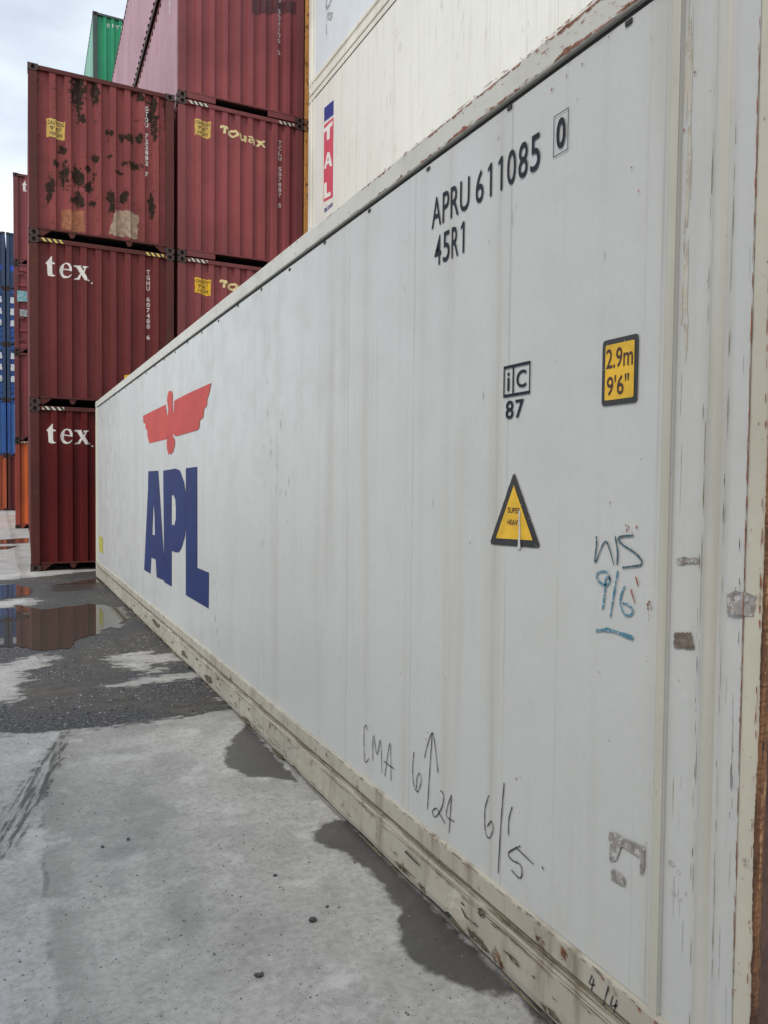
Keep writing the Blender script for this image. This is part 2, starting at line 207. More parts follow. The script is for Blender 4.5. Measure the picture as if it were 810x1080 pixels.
MAROON = (.150, .030, .034)
M = {}
M['maroon'] = painted('maroon_paint', (.145, .029, .028), dirt=(.05, .022, .018), dirt_amt=.3, rust=-.06, rough=.55, spec=.22)
M['maroon_old'] = painted('old_maroon_paint', (.235, .055, .054), dirt=(.06, .032, .025), dirt_amt=.5, rust=.035, mottle=.2, rough=.55, spec=.22, stain_col=(.022, .014, .009))
M['maroon_deep'] = painted('deep_maroon_paint', (.115, .012, .012), dirt=(.045, .018, .014), dirt_amt=.3, rust=-.06, rough=.55, spec=.2)
M['maroon_bright'] = painted('clean_maroon_paint', (.265, .064, .067), dirt=(.10, .04, .04), dirt_amt=.4, mottle=.16, rust=-.08, rough=.5, spec=.3)
M['maroon_frame'] = painted('maroon_frame_paint', (.095, .024, .021), dirt=(.035, .022, .015), dirt_amt=.65, rust=.03, rough=.6, spec=.25)
M['maroon_bright_frame'] = painted('clean_maroon_frame_paint', (.190, .050, .050), dirt=(.06, .03, .03), dirt_amt=.45, rust=.0, rough=.55, spec=.3)
M['maroon_side'] = painted('chalky_maroon_with_sky_sheen', (.40, .235, .27), dirt=(.3, .15, .17), dirt_amt=.3, rust=-.1, rough=.5)  # paler than the end paint: grazing sky reflection mixed into the colour, plus chalking
M['red'] = painted('red_paint', (.24, .045, .050), dirt=(.08, .04, .03), dirt_amt=.35, rust=-.04, rough=.5)
M['red_frame'] = painted('red_frame_paint', (.16, .036, .036), dirt=(.05, .03, .02), dirt_amt=.5, rust=.02, rough=.55)
M['orange'] = painted('orange_paint', (.62, .13, .030), dirt=(.2, .06, .02), dirt_amt=.4, rust=-.02, rough=.5)
M['orange_frame'] = painted('orange_frame_paint', (.33, .055, .03), dirt=(.12, .04, .02), dirt_amt=.5, rust=.03, rough=.55)
M['green'] = painted('green_paint', (.010, .27, .115), dirt=(.02, .10, .05), dirt_amt=.25, rust=-.12, rough=.45)
M['green_frame'] = painted('dark_green_frame_paint', (.045, .075, .065), dirt=(.03, .03, .03), dirt_amt=.5, rust=-.02, rough=.55)
M['green_side'] = painted('chalky_green_lit_side', (.20, .42, .32), dirt=(.1, .2, .15), dirt_amt=.3, rust=-.12, rough=.5)  # lit left side painted as a lighter green, with some chalking
M['navy'] = painted('navy_paint', (.028, .058, .125), dirt=(.03, .03, .04), dirt_amt=.4, rust=-.1, rough=.5)
M['blue'] = painted('blue_paint', (.022, .085, .30), dirt=(.02, .05, .12), dirt_amt=.3, rust=-.1, rough=.45)
M['blue_light'] = painted('mid_blue_paint', (.05, .17, .42), dirt=(.03, .08, .2), dirt_amt=.4, rust=-.1, rough=.45)
M['rusty_orange'] = painted('rusty_orange_paint', (.60, .28, .07), dirt=(.16, .06, .02), dirt_amt=.75, rust=.085, rough=.65)
M['rust_red'] = painted('orange_red_paint', (.40, .085, .03), dirt=(.08, .04, .02), dirt_amt=.7, rust=.05, rough=.6)
M['white_side'] = painted('white_panel_paint', (.545, .555, .535), dirt=(.36, .325, .25), dirt_amt=.42, rust=-.095, rough=.36, scuff=.45, dent=.035, mottle=.03, streak=(5, 5, .25), seams=True)
M['white_trim'] = painted('cream_trim_paint', (.50, .49, .41), dirt=(.26, .22, .15), dirt_amt=.45, rust=-.06, rough=.45, scuff=.5, mottle=.05, dent=0)
M['rib_cream'] = painted('dirty_rib_paint', (.52, .515, .455), dirt=(.28, .25, .17), dirt_amt=.45, rust=-.08, rough=.42, scuff=.5, mottle=.04, dent=0)
M['white_rail'] = painted('cream_top_rail_paint', (.58, .57, .51), dirt=(.30, .25, .18), dirt_amt=.4, rust=-.05, rough=.45, scuff=.7, mottle=.05, streak=(1.5, 3, 6), dent=0)
M['low_rail'] = painted('stained_lower_rail_paint', (.43, .40, .325), dirt=(.14, .10, .055), dirt_amt=.85, rust=.03, rough=.55, scuff=.6, mottle=.08, streak=(3, 9, 1.2), dent=.006)
M['cream_side'] = painted('cream_panel_paint', (.77, .755, .69), dirt=(.50, .43, .32), dirt_amt=.42, rust=-.13, rough=.45, scuff=.5, dent=.015, mottle=.03, seams=True)
M['pale_side'] = painted('pale_blue_white_paint', (.70, .74, .77), dirt=(.5, .5, .48), dirt_amt=.2, rust=-.15, rough=.4, scuff=.2, dent=.015, mottle=.03, seams=True)
M['cream_rail'] = painted('cream_rail_paint', (.74, .71, .62), dirt=(.42, .36, .26), dirt_amt=.45, rust=-.08, rough=.5, scuff=.6, dent=0)
t = NT('flaking_rust')
_v = t.noise(1, 8, .7, t.mapping((30, 60, 3.5))); _w = t.noise(1, 6, .65, t.mapping((70, 160, 5), (3, 2, 9)))
_c = t.mix(t.step(_v, .38, .62), (.055, .026, .016), (.23, .105, .045)); _c = t.mix(t.step(_w, .56, .64), _c, (.40, .22, .10)); _c = t.mix(t.step(_w, .40, .34), _c, (.012, .009, .008))
M['rust_end'] = t.done(_c, .85, t.bump(_v, .7, .006))
t = NT('brown_rusted_end'); _v = t.noise(7, 8, .65)
M['rust_face'] = t.done(t.mix(t.step(_v, .35, .65), (.055, .030, .024), (.125, .062, .045)), .8, t.bump(t.noise(40, 6), .4, .003))
M['rust_post'] = painted('rust_eaten_cream_paint', (.55, .52, .42), dirt=(.22, .15, .08), dirt_amt=.5, rust=-.01, rough=.55, scuff=.6, dent=0)
M['casting_dark'] = painted('grimy_casting', (.050, .028, .024), dirt=(.02, .016, .014), dirt_amt=.6, rust=.04, rough=.65, dent=0)
M['casting_rust'] = painted('rusty_casting', (.30, .13, .05), dirt=(.06, .03, .02), dirt_amt=.7, rust=.08, rough=.7, dent=0)
M['casting_pale'] = painted('worn_pale_casting', (.46, .42, .34), dirt=(.14, .10, .07), dirt_amt=.6, rust=.07, rough=.6, dent=0)
M['underside'] = plain('black_underside', (.012, .011, .010), .8)
M['gasket'] = plain('dark_sealant', (.030, .028, .026), .7)
M['steel'] = plain('galvanised_bar', (.42, .44, .45), .45, .3)
M['ink_white'] = plain('white_lettering', (.74, .70, .66), .6, var=.08, wear=((.20, .07, .07), .64))
M['ink_pink'] = plain('faded_white_lettering', (.70, .58, .55), .6, wear=((.16, .05, .05), .64))
M['ink_black'] = plain('black_lettering', (.014, .017, .026), .6, wear=((.30, .32, .34), .70), spec=.2)
M['ink_navy'] = plain('blue_logo_paint', (.012, .026, .125), .6, var=.12, scale=3, wear=((.25, .29, .36), .70), spec=.2)
M['ink_red'] = plain('red_logo_paint', (.52, .070, .058), .6, var=.08, scale=3, wear=((.55, .32, .30), .69), spec=.2)
M['ink_yellow'] = plain('yellow_decal', (.72, .43, .020), .55, wear=((.62, .58, .45), .66, 90))
M['ink_pale_yellow'] = plain('faded_yellow_decal', (.60, .40, .10), .55, wear=((.45, .2, .12), .64))
M['ink_yellow_white'] = plain('pale_yellow_lettering', (.72, .60, .30), .55)
M['ink_dark'] = plain('dark_decal_lettering', (.10, .055, .015), .6)
M['decal_black'] = plain('black_decal_edge', (.014, .013, .013), .4, wear=((.42, .40, .36), .63, 90))
M['decal_text'] = plain('decal_text', (.05, .014, .008), .5)
M['pen'] = plain('black_marker', (.04, .042, .046), .6, wear=((.36, .37, .37), .60, 150))
M['pen_teal'] = plain('teal_marker', (.045, .10, .13), .6, wear=((.40, .44, .45), .60, 150))
M['pen_blue'] = plain('blue_crayon', (.055, .20, .28), .7, wear=((.46, .50, .51), .55, 170))
M['rust_tick'] = plain('rust_scratch', (.26, .085, .045), .8)
M['chip_tan'] = plain('tan_scuff', (.60, .56, .47), .6, var=.12, wear=((.74, .72, .66), .50))
M['chip_cream'] = plain('brownish_streak', (.46, .42, .33), .6, var=.2, scale=9, wear=((.50, .50, .46), .50))
t = NT('pale_rust'); M['rust_pale'] = t.done(t.mix(t.step(t.noise(60, 6, .7), .35, .65), (.13, .055, .03), (.38, .19, .12)), .85)
M['scrape'] = plain('dark_brown_scrape', (.085, .065, .042), .85, var=.5, scale=60, wear=((.33, .28, .20), .56, 90))
M['grime_olive'] = plain('olive_grime', (.20, .165, .10), .8, var=.3, scale=30)
M['chip_dark'] = plain('dark_chip', (.075, .068, .058), .8, var=.4, scale=40)
M['chip_pale'] = plain('pale_chip', (.62, .62, .58), .6)
M['chip_brown'] = plain('brown_chip', (.16, .105, .055), .8, var=.4, scale=40)
M['chip_grey'] = plain('grey_scuff', (.40, .40, .38), .6, var=.15, scale=50, wear=((.50, .53, .54), .52))
M['residue'] = plain('old_sticker_glue', (.265, .245, .225), .8, var=.3, scale=50, wear=((.46, .465, .45), .53, 55))
M['brown_patch'] = plain('brown_sticker_backing', (.165, .130, .105), .8, var=.4, scale=60)
M['patch_orange'] = plain('orange_primer_patch', (.33, .12, .055), .7, var=.3, wear=((.05, .02, .015), .60))
M['patch_beige'] = plain('beige_primer_patch', (.34, .24, .17), .7, var=.3, wear=((.07, .03, .02), .60))
M['maroon_patch'] = plain('fresh_maroon_patch', (.085, .016, .020), .5)
M['tal_red'] = plain('pink_red_decal', (.62, .085, .13), .5, var=.08)
M['tal_blue'] = plain('navy_decal', (.035, .045, .23), .5)
M['tal_white'] = plain('white_decal_letters', (.80, .77, .72), .5, var=.05)
M['grey_mark'] = plain('grey_worn_lettering', (.24, .25, .245), .7, wear=((.6, .62, .62), .50))
M['teal'] = plain('teal_sticker', (.10, .38, .42), .5, wear=((.6, .7, .7), .52))
M['yellow_flap'] = plain('yellow_green_decal', (.46, .42, .06), .5, wear=((.6, .6, .5), .6))
M['blue_band'] = plain('bright_blue_band', (.02, .10, .50), .5)
M['white_band'] = plain('white_door_writing', (.62, .65, .68), .5, wear=((.05, .12, .35), .60))
M['stone'] = NT('dark_gravel')
t = M['stone']; M['stone'] = t.done(t.mix(t.isl, (.015, .015, .016), (.30, .30, .305)), .5)
t = NT('pale_grit'); M['grit'] = t.done(t.mix(t.isl, (.035, .034, .033), (.26, .25, .24)), .85)
M['pebble'] = plain('dark_pebble', (.060, .060, .060), .7, var=.3, scale=80)

def stripes(name, light, dark):
    t = NT(name); o = t.sep()
    f = t.math('FRACT', t.math('MULTIPLY', t.math('ADD', o[0], t.math('MULTIPLY', o[2], .8)), 11.0))
    k = t.math('MULTIPLY', t.step(f, .48, .52), t.step(t.noise(22, 5), .30, .42))
    return t.done(t.mix(k, dark, light), .5)
M['stripe_yellow'] = stripes('yellow_black_stripes', (.66, .48, .12), (.02, .016, .014))
M['stripe_white'] = stripes('pale_black_stripes', (.62, .55, .46), (.02, .016, .014))

# ------------------------------------------------------------------ mesh helpers
def mesh_from(name, verts, faces, mat=None, smooth=False, fix=True):
    me = bpy.data.meshes.new(name)
    if fix:
        bm = bmesh.new()
        vs_ = [bm.verts.new(v) for v in verts]
        for f in faces:
            try: bm.faces.new([vs_[i] for i in f])
            except ValueError: pass
        bmesh.ops.recalc_face_normals(bm, faces=bm.faces)
        bm.to_mesh(me); bm.free()
    else: me.from_pydata(verts, [], faces)
    if smooth: me.polygons.foreach_set('use_smooth', [True] * len(me.polygons))
    if mat: me.materials.append(mat)
    return me

def obj(name, me, parent=None, mat=None, loc=None):
    o = bpy.data.objects.new(name, me); COL.objects.link(o)
    if parent: o.parent = parent
    if loc: o.location = loc
    if mat is not None:
        if not me.materials: me.materials.append(mat)
        elif me.materials[0] != mat:
            o.material_slots[0].link = 'OBJECT'; o.material_slots[0].material = mat
    return o

def box_data(x0, x1, y0, y1, z0, z1, bev=0.0):
    bm = bmesh.new(); bmesh.ops.create_cube(bm, size=1)
    for v in bm.verts: v.co = (x0 + (v.co.x + .5) * (x1 - x0), y0 + (v.co.y + .5) * (y1 - y0), z0 + (v.co.z + .5) * (z1 - z0))
    if bev: bmesh.ops.bevel(bm, geom=bm.edges[:], offset=bev, segments=2, affect='EDGES', profile=.6)
    return bm

CACHE = {}
def boxm(name, dims, bev=0.0):
    k = (name, dims, bev)
    if k not in CACHE:
        bm = box_data(*dims, bev); me = bpy.data.meshes.new(name); bm.to_mesh(me); bm.free(); CACHE[k] = me
    return CACHE[k]

def boxes(name, lst, bev=0.0):
    k = (name, tuple(lst), bev)
    if k not in CACHE:
        me = bpy.data.meshes.new(name); tot = bmesh.new()
        for d in lst:
            b = box_data(*d, bev); tmp = bpy.data.meshes.new('t'); b.to_mesh(tmp); b.free(); tot.from_mesh(tmp); bpy.data.meshes.remove(tmp)
        tot.to_mesh(me); tot.free(); CACHE[k] = me
    return CACHE[k]

def set_attr(me, name, vals):
    a = me.attributes.new(name, 'FLOAT', 'POINT'); a.data.foreach_set('value', [float(v) for v in vals])

# corrugation: (position, depth) breakpoints; depth 0 = outer face
def corr_breaks(a, b, first, pitch, outer, slope, depth):
    pts = [(a, depth)]; p = first
    while p + outer + 2 * slope < b - .02:
        pts += [(p, depth), (p + slope, 0.), (p + slope + outer, 0.), (p + 2 * slope + outer, depth)]; p += pitch
    return pts + [(b, depth)]
END_BR = corr_breaks(.15, 2.29, .315, .247, .098, .022, .052)
SIDE_BR = corr_breaks(.15, 12.04, .20, .276, .072, .066, .034)
def prof(br, x):
    for (x0, d0), (x1, d1) in zip(br, br[1:]):
        if x0 <= x <= x1: return d0 + (d1 - d0) * ((x - x0) / (x1 - x0) if x1 > x0 else 0)
    return br[-1][1]

PANEL_Y = .026      # y of the outer corrugation face of an end panel
def end_panel_mesh(z0, z1, nz=1, stains=None, flip=False):
    k = ('end', z0, z1, nz, bool(stains), flip)
    if k in CACHE: return CACHE[k]
    if nz > 1:
        xs = sorted(set([b[0] for b in END_BR] + [round(.15 + i * .03, 3) for i in range(72)]))
    else: xs = [b[0] for b in END_BR]
    zs = [z0 + (z1 - z0) * i / nz for i in range(nz + 1)]
    rng = random.Random(3)
    V = [(x, (PANEL_Y + prof(END_BR, x)) if not flip else 12.192 - PANEL_Y - prof(END_BR, x), z) for z in zs for x in xs]
    n = len(xs); F = [(j * n + i, j * n + i + 1, (j + 1) * n + i + 1, (j + 1) * n + i) for j in range(nz) for i in range(n - 1)]
    if flip: F = [f[::-1] for f in F]
    me = mesh_from('end_panel', V, F, fix=False)
    if stains:
        vals = []
        for (x, y, z) in V:
            s = 0
            for (cx, cz, a, b) in stains:
                d = math.hypot((x - cx) / (a * 1.15), (z - cz) / (b * 1.15)); s = max(s, 1 - d * .75)
            vals.append(max(0, min(1, s)))
        set_attr(me, 'stain', vals)
    CACHE[k] = me; return me

def side_panel_mesh(x, sgn, z0, z1):
    k = ('side', x, sgn, z0, z1)
    if k in CACHE: return CACHE[k]
    V, F = [], []
    for y, d in SIDE_BR: V += [(x + sgn * d, y, z0), (x + sgn * d, y, z1)]
    for i in range(len(SIDE_BR) - 1):
        f = (2 * i, 2 * i + 1, 2 * i + 3, 2 * i + 2); F.append(f if sgn > 0 else f[::-1])
    CACHE[k] = mesh_from('side_panel', V, F, fix=False); return CACHE[k]

def casting_mesh(W, L, H, sx, sy, sz):
    """ISO corner block with slotted holes in its end and side faces, mirrored into one of the eight corners"""
    k = ('cast', W, L, H, sx, sy, sz)
    if k in CACHE: return CACHE[k]
    bm = bmesh.new(); a, b, h = .162, .178, .118
    def P(u, v, w): return (u, v, w)
    def holed(fn, w, hh, rx, rz, depth):
        ring = [(rx * math.cos(q) , rz * math.sin(q)) for q in [i * math.pi / 6 for i in range(12)]]
        out = []
        for (cx, cz) in ring:
            s = 1 / max(abs(cx) / rx, abs(cz) / rz, 1e-6); ex, ez = cx / rx * s, cz / rz * s
            out.append((max(-1, min(1, ex)) * w / 2, max(-1, min(1, ez)) * hh / 2))
        o = [bm.verts.new(fn(w / 2 + x, hh / 2 + z, 0)) for x, z in out]
        i_ = [bm.verts.new(fn(w / 2 + x, hh / 2 + z, 0)) for x, z in ring]
        d_ = [bm.verts.new(fn(w / 2 + x, hh / 2 + z, depth)) for x, z in ring]
        for q in range(12):
            r = (q + 1) % 12
            bm.faces.new((o[q], o[r], i_[r], i_[q])); bm.faces.new((i_[q], i_[r], d_[r], d_[q]))
        # corners of the rectangle
        for cx in (0, w):
            for cz in (0, hh):
                pass
        bm.faces.new(d_)
    holed(lambda u, w, d: P(u, -.003 + d, w), a, h, .032, .040, .05)
    holed(lambda u, w, d: P(-.003 + d, u, w), b, h, .040, .026, .05)
    for f in ([(0, -.003, h), (a, -.003, h), (a, b, h), (-.003, b, h), (-.003, 0, h)], [(0, -.003, 0), (a, -.003, 0), (a, b, 0), (-.003, b, 0), (-.003, 0, 0)],
              [(a, -.003, 0), (a, b, 0), (a, b, h), (a, -.003, h)], [(-.003, b, 0), (a, b, 0), (a, b, h), (-.003, b, h)], [(0, -.003, 0), (-.003, 0, 0), (-.003, 0, h), (0, -.003, h)]):
        bm.faces.new([bm.verts.new(v) for v in f])
    for v in bm.verts:
        if v.co.x > .0 and abs(v.co.y + .003) < 1e-6 and v.co.x < a: pass
        v.co = (v.co.x if sx > 0 else W - v.co.x, v.co.y if sy > 0 else L - v.co.y, v.co.z if sz > 0 else H - v.co.z)
    bmesh.ops.remove_doubles(bm, verts=bm.verts, dist=1e-5); bmesh.ops.recalc_face_normals(bm, faces=bm.faces)
    me = bpy.data.meshes.new('corner_casting'); bm.to_mesh(me); bm.free(); CACHE[k] = me; return me

# ------------------------------------------------------------------ flat markings -> (u,v) geometry
def curve_bm(build):
    cu = build(); ob = bpy.data.objects.new('tmp', cu); COL.objects.link(ob)
    dg = bpy.context.evaluated_depsgraph_get(); dg.update()
    me = bpy.data.meshes.new_from_object(ob.evaluated_get(dg)); bm = bmesh.new(); bm.from_mesh(me)
    bpy.data.meshes.remove(me); bpy.data.objects.remove(ob); bpy.data.curves.remove(cu)
    bmesh.ops.remove_doubles(bm, verts=bm.verts, dist=1e-6)
    return bm
def poly_bm(loops):
    def b():
        cu = bpy.data.curves.new('c', 'CURVE'); cu.dimensions = '2D'; cu.fill_mode = 'BOTH'
        for lp in loops:
            s = cu.splines.new('POLY'); s.points.add(len(lp) - 1); s.use_cyclic_u = True
            for p, q in zip(s.points, lp): p.co = (q[0], q[1], 0, 1)
        return cu
    return curve_bm(b)
def text_bm(txt, u0, u1, v0, v1, weight=0.0, gap=1.0):
    def b():
        cu = bpy.data.curves.new('c', 'FONT'); cu.body = txt; cu.fill_mode = 'BOTH'; cu.offset = weight; cu.space_character = gap; cu.resolution_u = 4
        return cu
    bm = curve_bm(b)
    xs = [v.co.x for v in bm.verts]; ys = [v.co.y for v in bm.verts]
    for v in bm.verts:
        v.co = (u0 + (v.co.x - min(xs)) / (max(xs) - min(xs)) * (u1 - u0), v0 + (v.co.y - min(ys)) / (max(ys) - min(ys)) * (v1 - v0), 0)
    return bm
def join(*bms):
    tot = bmesh.new()
    for b in bms:
        tmp = bpy.data.meshes.new('t'); b.to_mesh(tmp); b.free(); tot.from_mesh(tmp); bpy.data.meshes.remove(tmp)
    return tot
def stacked_text_bm(txt, uc, v_top, v_bot, w, weight=.02):
    n = len(txt); h = (v_top - v_bot) / n; L = []
    for i, ch in enumerate(txt):
        if ch == ' ': continue
        ww = w * (.35 if ch in '1I' else 1)
        L.append(text_bm(ch, uc - ww / 2, uc + ww / 2, v_top - (i + .88) * h, v_top - (i + .05) * h, weight))
    return join(*L)
def stroke_bm(lines, w, seed=1):
    """pen lines as narrow ribbons of slightly uneven width"""
    rng = random.Random(seed); bm = bmesh.new()
    for ln in lines:
        P = [Vector((p[0], p[1])) for p in ln]
        if len(P) > 2:                                   # smooth
            Q = []
            for i in range(len(P) - 1):
                a, b, c, d = P[max(i - 1, 0)], P[i], P[i + 1], P[min(i + 2, len(P) - 1)]
                for k in range(6):
                    s = k / 6; Q.append(.5 * ((2 * b) + (c - a) * s + (2 * a - 5 * b + 4 * c - d) * s * s + (3 * b - a - 3 * c + d) * s ** 3))
            P = Q + [P[-1]]
        else: P = [P[0].lerp(P[1], i / 6) for i in range(7)]
        vs_ = []
        for i, p in enumerate(P):
            t_ = (P[min(i + 1, len(P) - 1)] - P[max(i - 1, 0)]); t_ = t_.normalized() if t_.length > 1e-9 else Vector((1, 0)); n = Vector((-t_.y, t_.x)) * w * .5 * (1 + .35 * rng.uniform(-1, 1))
            vs_.append((bm.verts.new((p.x + n.x, p.y + n.y, 0)), bm.verts.new((p.x - n.x, p.y - n.y, 0))))
        for a, b in zip(vs_, vs_[1:]): bm.faces.new((a[0], b[0], b[1], a[1]))
    return bm
def rough_poly(pts, amp, step=.01, seed=0):
    """a torn outline: the given polygon with a jagged edge"""
    rng = random.Random(seed); out = []
    for a, b in zip(pts, pts[1:] + pts[:1]):
        n = max(1, int(math.dist(a, b) / step))
        for i in range(n):
            s = i / n; out.append((a[0] + (b[0] - a[0]) * s + rng.uniform(-amp, amp), a[1] + (b[1] - a[1]) * s + rng.uniform(-amp, amp)))
    return out
def ring(pts, w):
    """shrink a convex polygon towards its inside by w"""
    c = Vector((sum(p[0] for p in pts) / len(pts), sum(p[1] for p in pts) / len(pts))); n = len(pts); L = []
    for i in range(n):
        p0, p1, p2 = Vector(pts[i - 1]), Vector(pts[i]), Vector(pts[(i + 1) % n])
        d1, d2 = (p1 - p0).normalized(), (p2 - p1).normalized()
        n1, n2 = Vector((-d1.y, d1.x)), Vector((-d2.y, d2.x))
        if n1.dot(c - p1) < 0: n1 = -n1
        if n2.dot(c - p1) < 0: n2 = -n2
        bis = (n1 + n2); L.append(tuple(p1 + bis * (w / max(.25, bis.dot(n1)))))
    return L
def rounded(pts, r, seg=4):
    out = []; n = len(pts)
    for i in range(n):
        p0, p1, p2 = Vector(pts[i - 1]), Vector(pts[i]), Vector(pts[(i + 1) % n])
        a, b = p1 + (p0 - p1).normalized() * r, p1 + (p2 - p1).normalized() * r
        for k in range(seg + 1):
            s = k / seg; out.append(tuple((1 - s) ** 2 * a + 2 * s * (1 - s) * p1 + s * s * b))
    return out

def on_side(bm, off, name, parent, mat, label=None):
    """lay a (Y,Z) marking on the side face of a reefer standing at local x=0 (the face looks towards -X)"""
    for v in bm.verts: v.co = (-off, v.co.x, v.co.y)
    bmesh.ops.recalc_face_normals(bm, faces=bm.faces)
    for f in bm.faces:
        f.normal_update()
        if f.normal.x > 0: f.normal_flip()
    me = bpy.data.meshes.new(name); bm.to_mesh(me); bm.free(); me.materials.append(mat)
    o = obj(name, me, parent)
    if label: o['label'] = label
    return o
def on_end(bm, off, name, parent, mat, label=None, dz=0.0, flat_y=None):
    """lay an (x,z) marking on the corrugated end panel, following every rib"""
    if flat_y is None:
        for x, d in END_BR[1:-1]:
            bmesh.ops.bisect_plane(bm, geom=bm.verts[:] + bm.edges[:] + bm.faces[:], plane_co=(x, 0, 0), plane_no=(1, 0, 0), dist=1e-6)
    for v in bm.verts:
        x, z = v.co.x, v.co.y
        v.co = (x, (PANEL_Y + prof(END_BR, x) if flat_y is None else flat_y) - off, z + dz)
    for f in bm.faces:
        f.normal_update()
        if f.normal.y > 0: f.normal_flip()
    me = bpy.data.meshes.new(name); bm.to_mesh(me); bm.free(); me.materials.append(mat)
    o = obj(name, me, parent)
    if label: o['label'] = label
    return o

# ------------------------------------------------------------------ the setting: ground
def sdf(pts, X, Y):
    pts = np.array(pts); d = np.full(X.shape, 1e9); ins = np.zeros(X.shape, bool)
    for (x0, y0), (x1, y1) in zip(pts, np.roll(pts, -1, 0)):
        ex, ey = x1 - x0, y1 - y0; L2 = ex * ex + ey * ey + 1e-12
        s = np.clip(((X - x0) * ex + (Y - y0) * ey) / L2, 0, 1)
        d = np.minimum(d, np.hypot(X - x0 - s * ex, Y - y0 - s * ey))
        c = ((y0 > Y) != (y1 > Y)) & (X < ex * (Y - y0) / (ey if ey else 1e-12) + x0); ins ^= c
    return np.where(ins, d, -d)
xs = [-900, -300, -100, -40, -15, -7, -4.5, -3.2] + list(np.arange(-2.6, .45, .035)) + [.6, 1.2, 2.5, 5, 9, 20, 60, 200, 900]
ys = [-900, -300, -80, -25, -8, -3, -1, 0, .4] + list(np.arange(.6, 5, .03)) + list(np.arange(5, 14, .06)) + list(np.arange(14, 24, .25)) + [25, 28, 32, 38, 46, 60, 90, 200, 500, 1200]
gx, gy = np.meshgrid(xs, ys); nx, ny = len(xs), len(ys)
V = np.stack([gx.ravel(), gy.ravel(), np.zeros(gx.size)], 1)
far = (gx < -2.6) | (gy > 24)
I = np.arange(nx * ny).reshape(ny, nx)
F = np.stack([I[:-1, :-1].ravel(), I[:-1, 1:].ravel(), I[1:, 1:].ravel(), I[1:, :-1].ravel()], 1)
gme = bpy.data.meshes.new('ground'); gme.from_pydata(V.tolist(), [], F.tolist())
dark = sdf(D['dark_region'], gx, gy)
for i in range(6): dark = np.minimum(dark, -sdf(D['isle%d' % i], gx, gy))
wet = np.max([sdf(D['wet%d' % i], gx, gy) for i in range(3)], 0)
pud = np.max([sdf(D['puddle%d' % i], gx, gy) for i in range(5)], 0)
tyre = np.maximum(sdf(D['tyre'], gx, gy), sdf(D['tyre2'], gx, gy))
damp = sdf(D['damp'], gx, gy)
jx = np.interp(gy, [p[1] for p in D['joint']][::-1], [p[0] for p in D['joint']][::-1]) - gx
for n_, a_ in (('dark', dark), ('wet', wet), ('pud', pud), ('tyre', tyre), ('damp', damp), ('joint', jx)): set_attr(gme, n_, np.clip(a_, -2, 2).ravel())

t = NT('yard_concrete')
n6 = t.math('SUBTRACT', t.noise(5, 8, .62), .5); n14 = t.math('SUBTRACT', t.noise(15, 6, .6), .5); nbig = t.noise(.55, 5)
nst = t.math('SUBTRACT', t.noise(1, 7, .65, t.mapping((2.2, 7, 1))), .5)
con = t.mix(t.step(nbig, .35, .65), (.370, .358, .334), (.520, .505, .475))
jn = t.math('ADD', t.attr('joint'), t.math('MULTIPLY', n6, .10))
con = t.mix(t.step(jn, -.01, .03, 0, .6), con, (.43, .432, .43))
con = t.mix(t.math('MULTIPLY', t.step(jn, -.22, -.02), t.step(jn, -.02, .012, 1, 0)), con, t.mix(.55, con, (.19, .18, .165)))
con = t.mix(t.step(t.noise(2.5, 7, .6), .42, .68, 0, .55), con, (.27, .265, .25))
con = t.mix(t.step(t.noise(38, 5, .65), .35, .7, 0, .45), con, (.19, .185, .175)); con = t.mix(t.step(t.noise(12, 7, .7), .48, .70, 0, .45), con, (.20, .195, .18)); con = t.mix(t.step(t.noise(3.3, 8, .7), .52, .66, 0, .6), con, (.56, .55, .525)); con = t.mix(t.step(t.noise(1.6, 9, .72), .53, .66, 0, .5), con, (.215, .21, .20))
con = t.mix(t.step(t.noise(160, 3, .6), .5, .7, 0, .35), con, (.48, .475, .46))
con = t.mix(t.math('MULTIPLY', t.step(t.math('ABSOLUTE', jn), .004, .016, .5, 0), t.step(t.noise(3, 4), .45, .6)), con, (.08, .075, .07))
dm = t.step(t.math('ADD', t.attr('damp'), t.math('MULTIPLY', n6, .5)), -.12, .16, 0, .42)
con = t.mix(dm, con, (.20, .20, .195))
pv = t.voronoi(55); pr = t.noise(9, 3)
con = t.mix(t.math('MULTIPLY', t.step(pv, .10, .17, 1, 0), t.step(pr, .44, .54, 0, .85)), con, (.09, .085, .08))
pv2 = t.voronoi(19); con = t.mix(t.math('MULTIPLY', t.step(pv2, .05, .08, 1, 0), t.step(t.noise(5, 3), .45, .52, 0, .85)), con, (.07, .066, .06))
ty = t.math('MULTIPLY', t.step(t.math('ADD', t.attr('tyre'), t.math('MULTIPLY', n14, .16)), -.01, .03), t.step(t.noise(1, 5, .65, t.mapping((1 / 42, 1 / 3.5, 1), (0, 0, 0), -.257, 'TEXTURE')), .43, .56, .03, .78))
con = t.mix(ty, con, (.040, .039, .038))
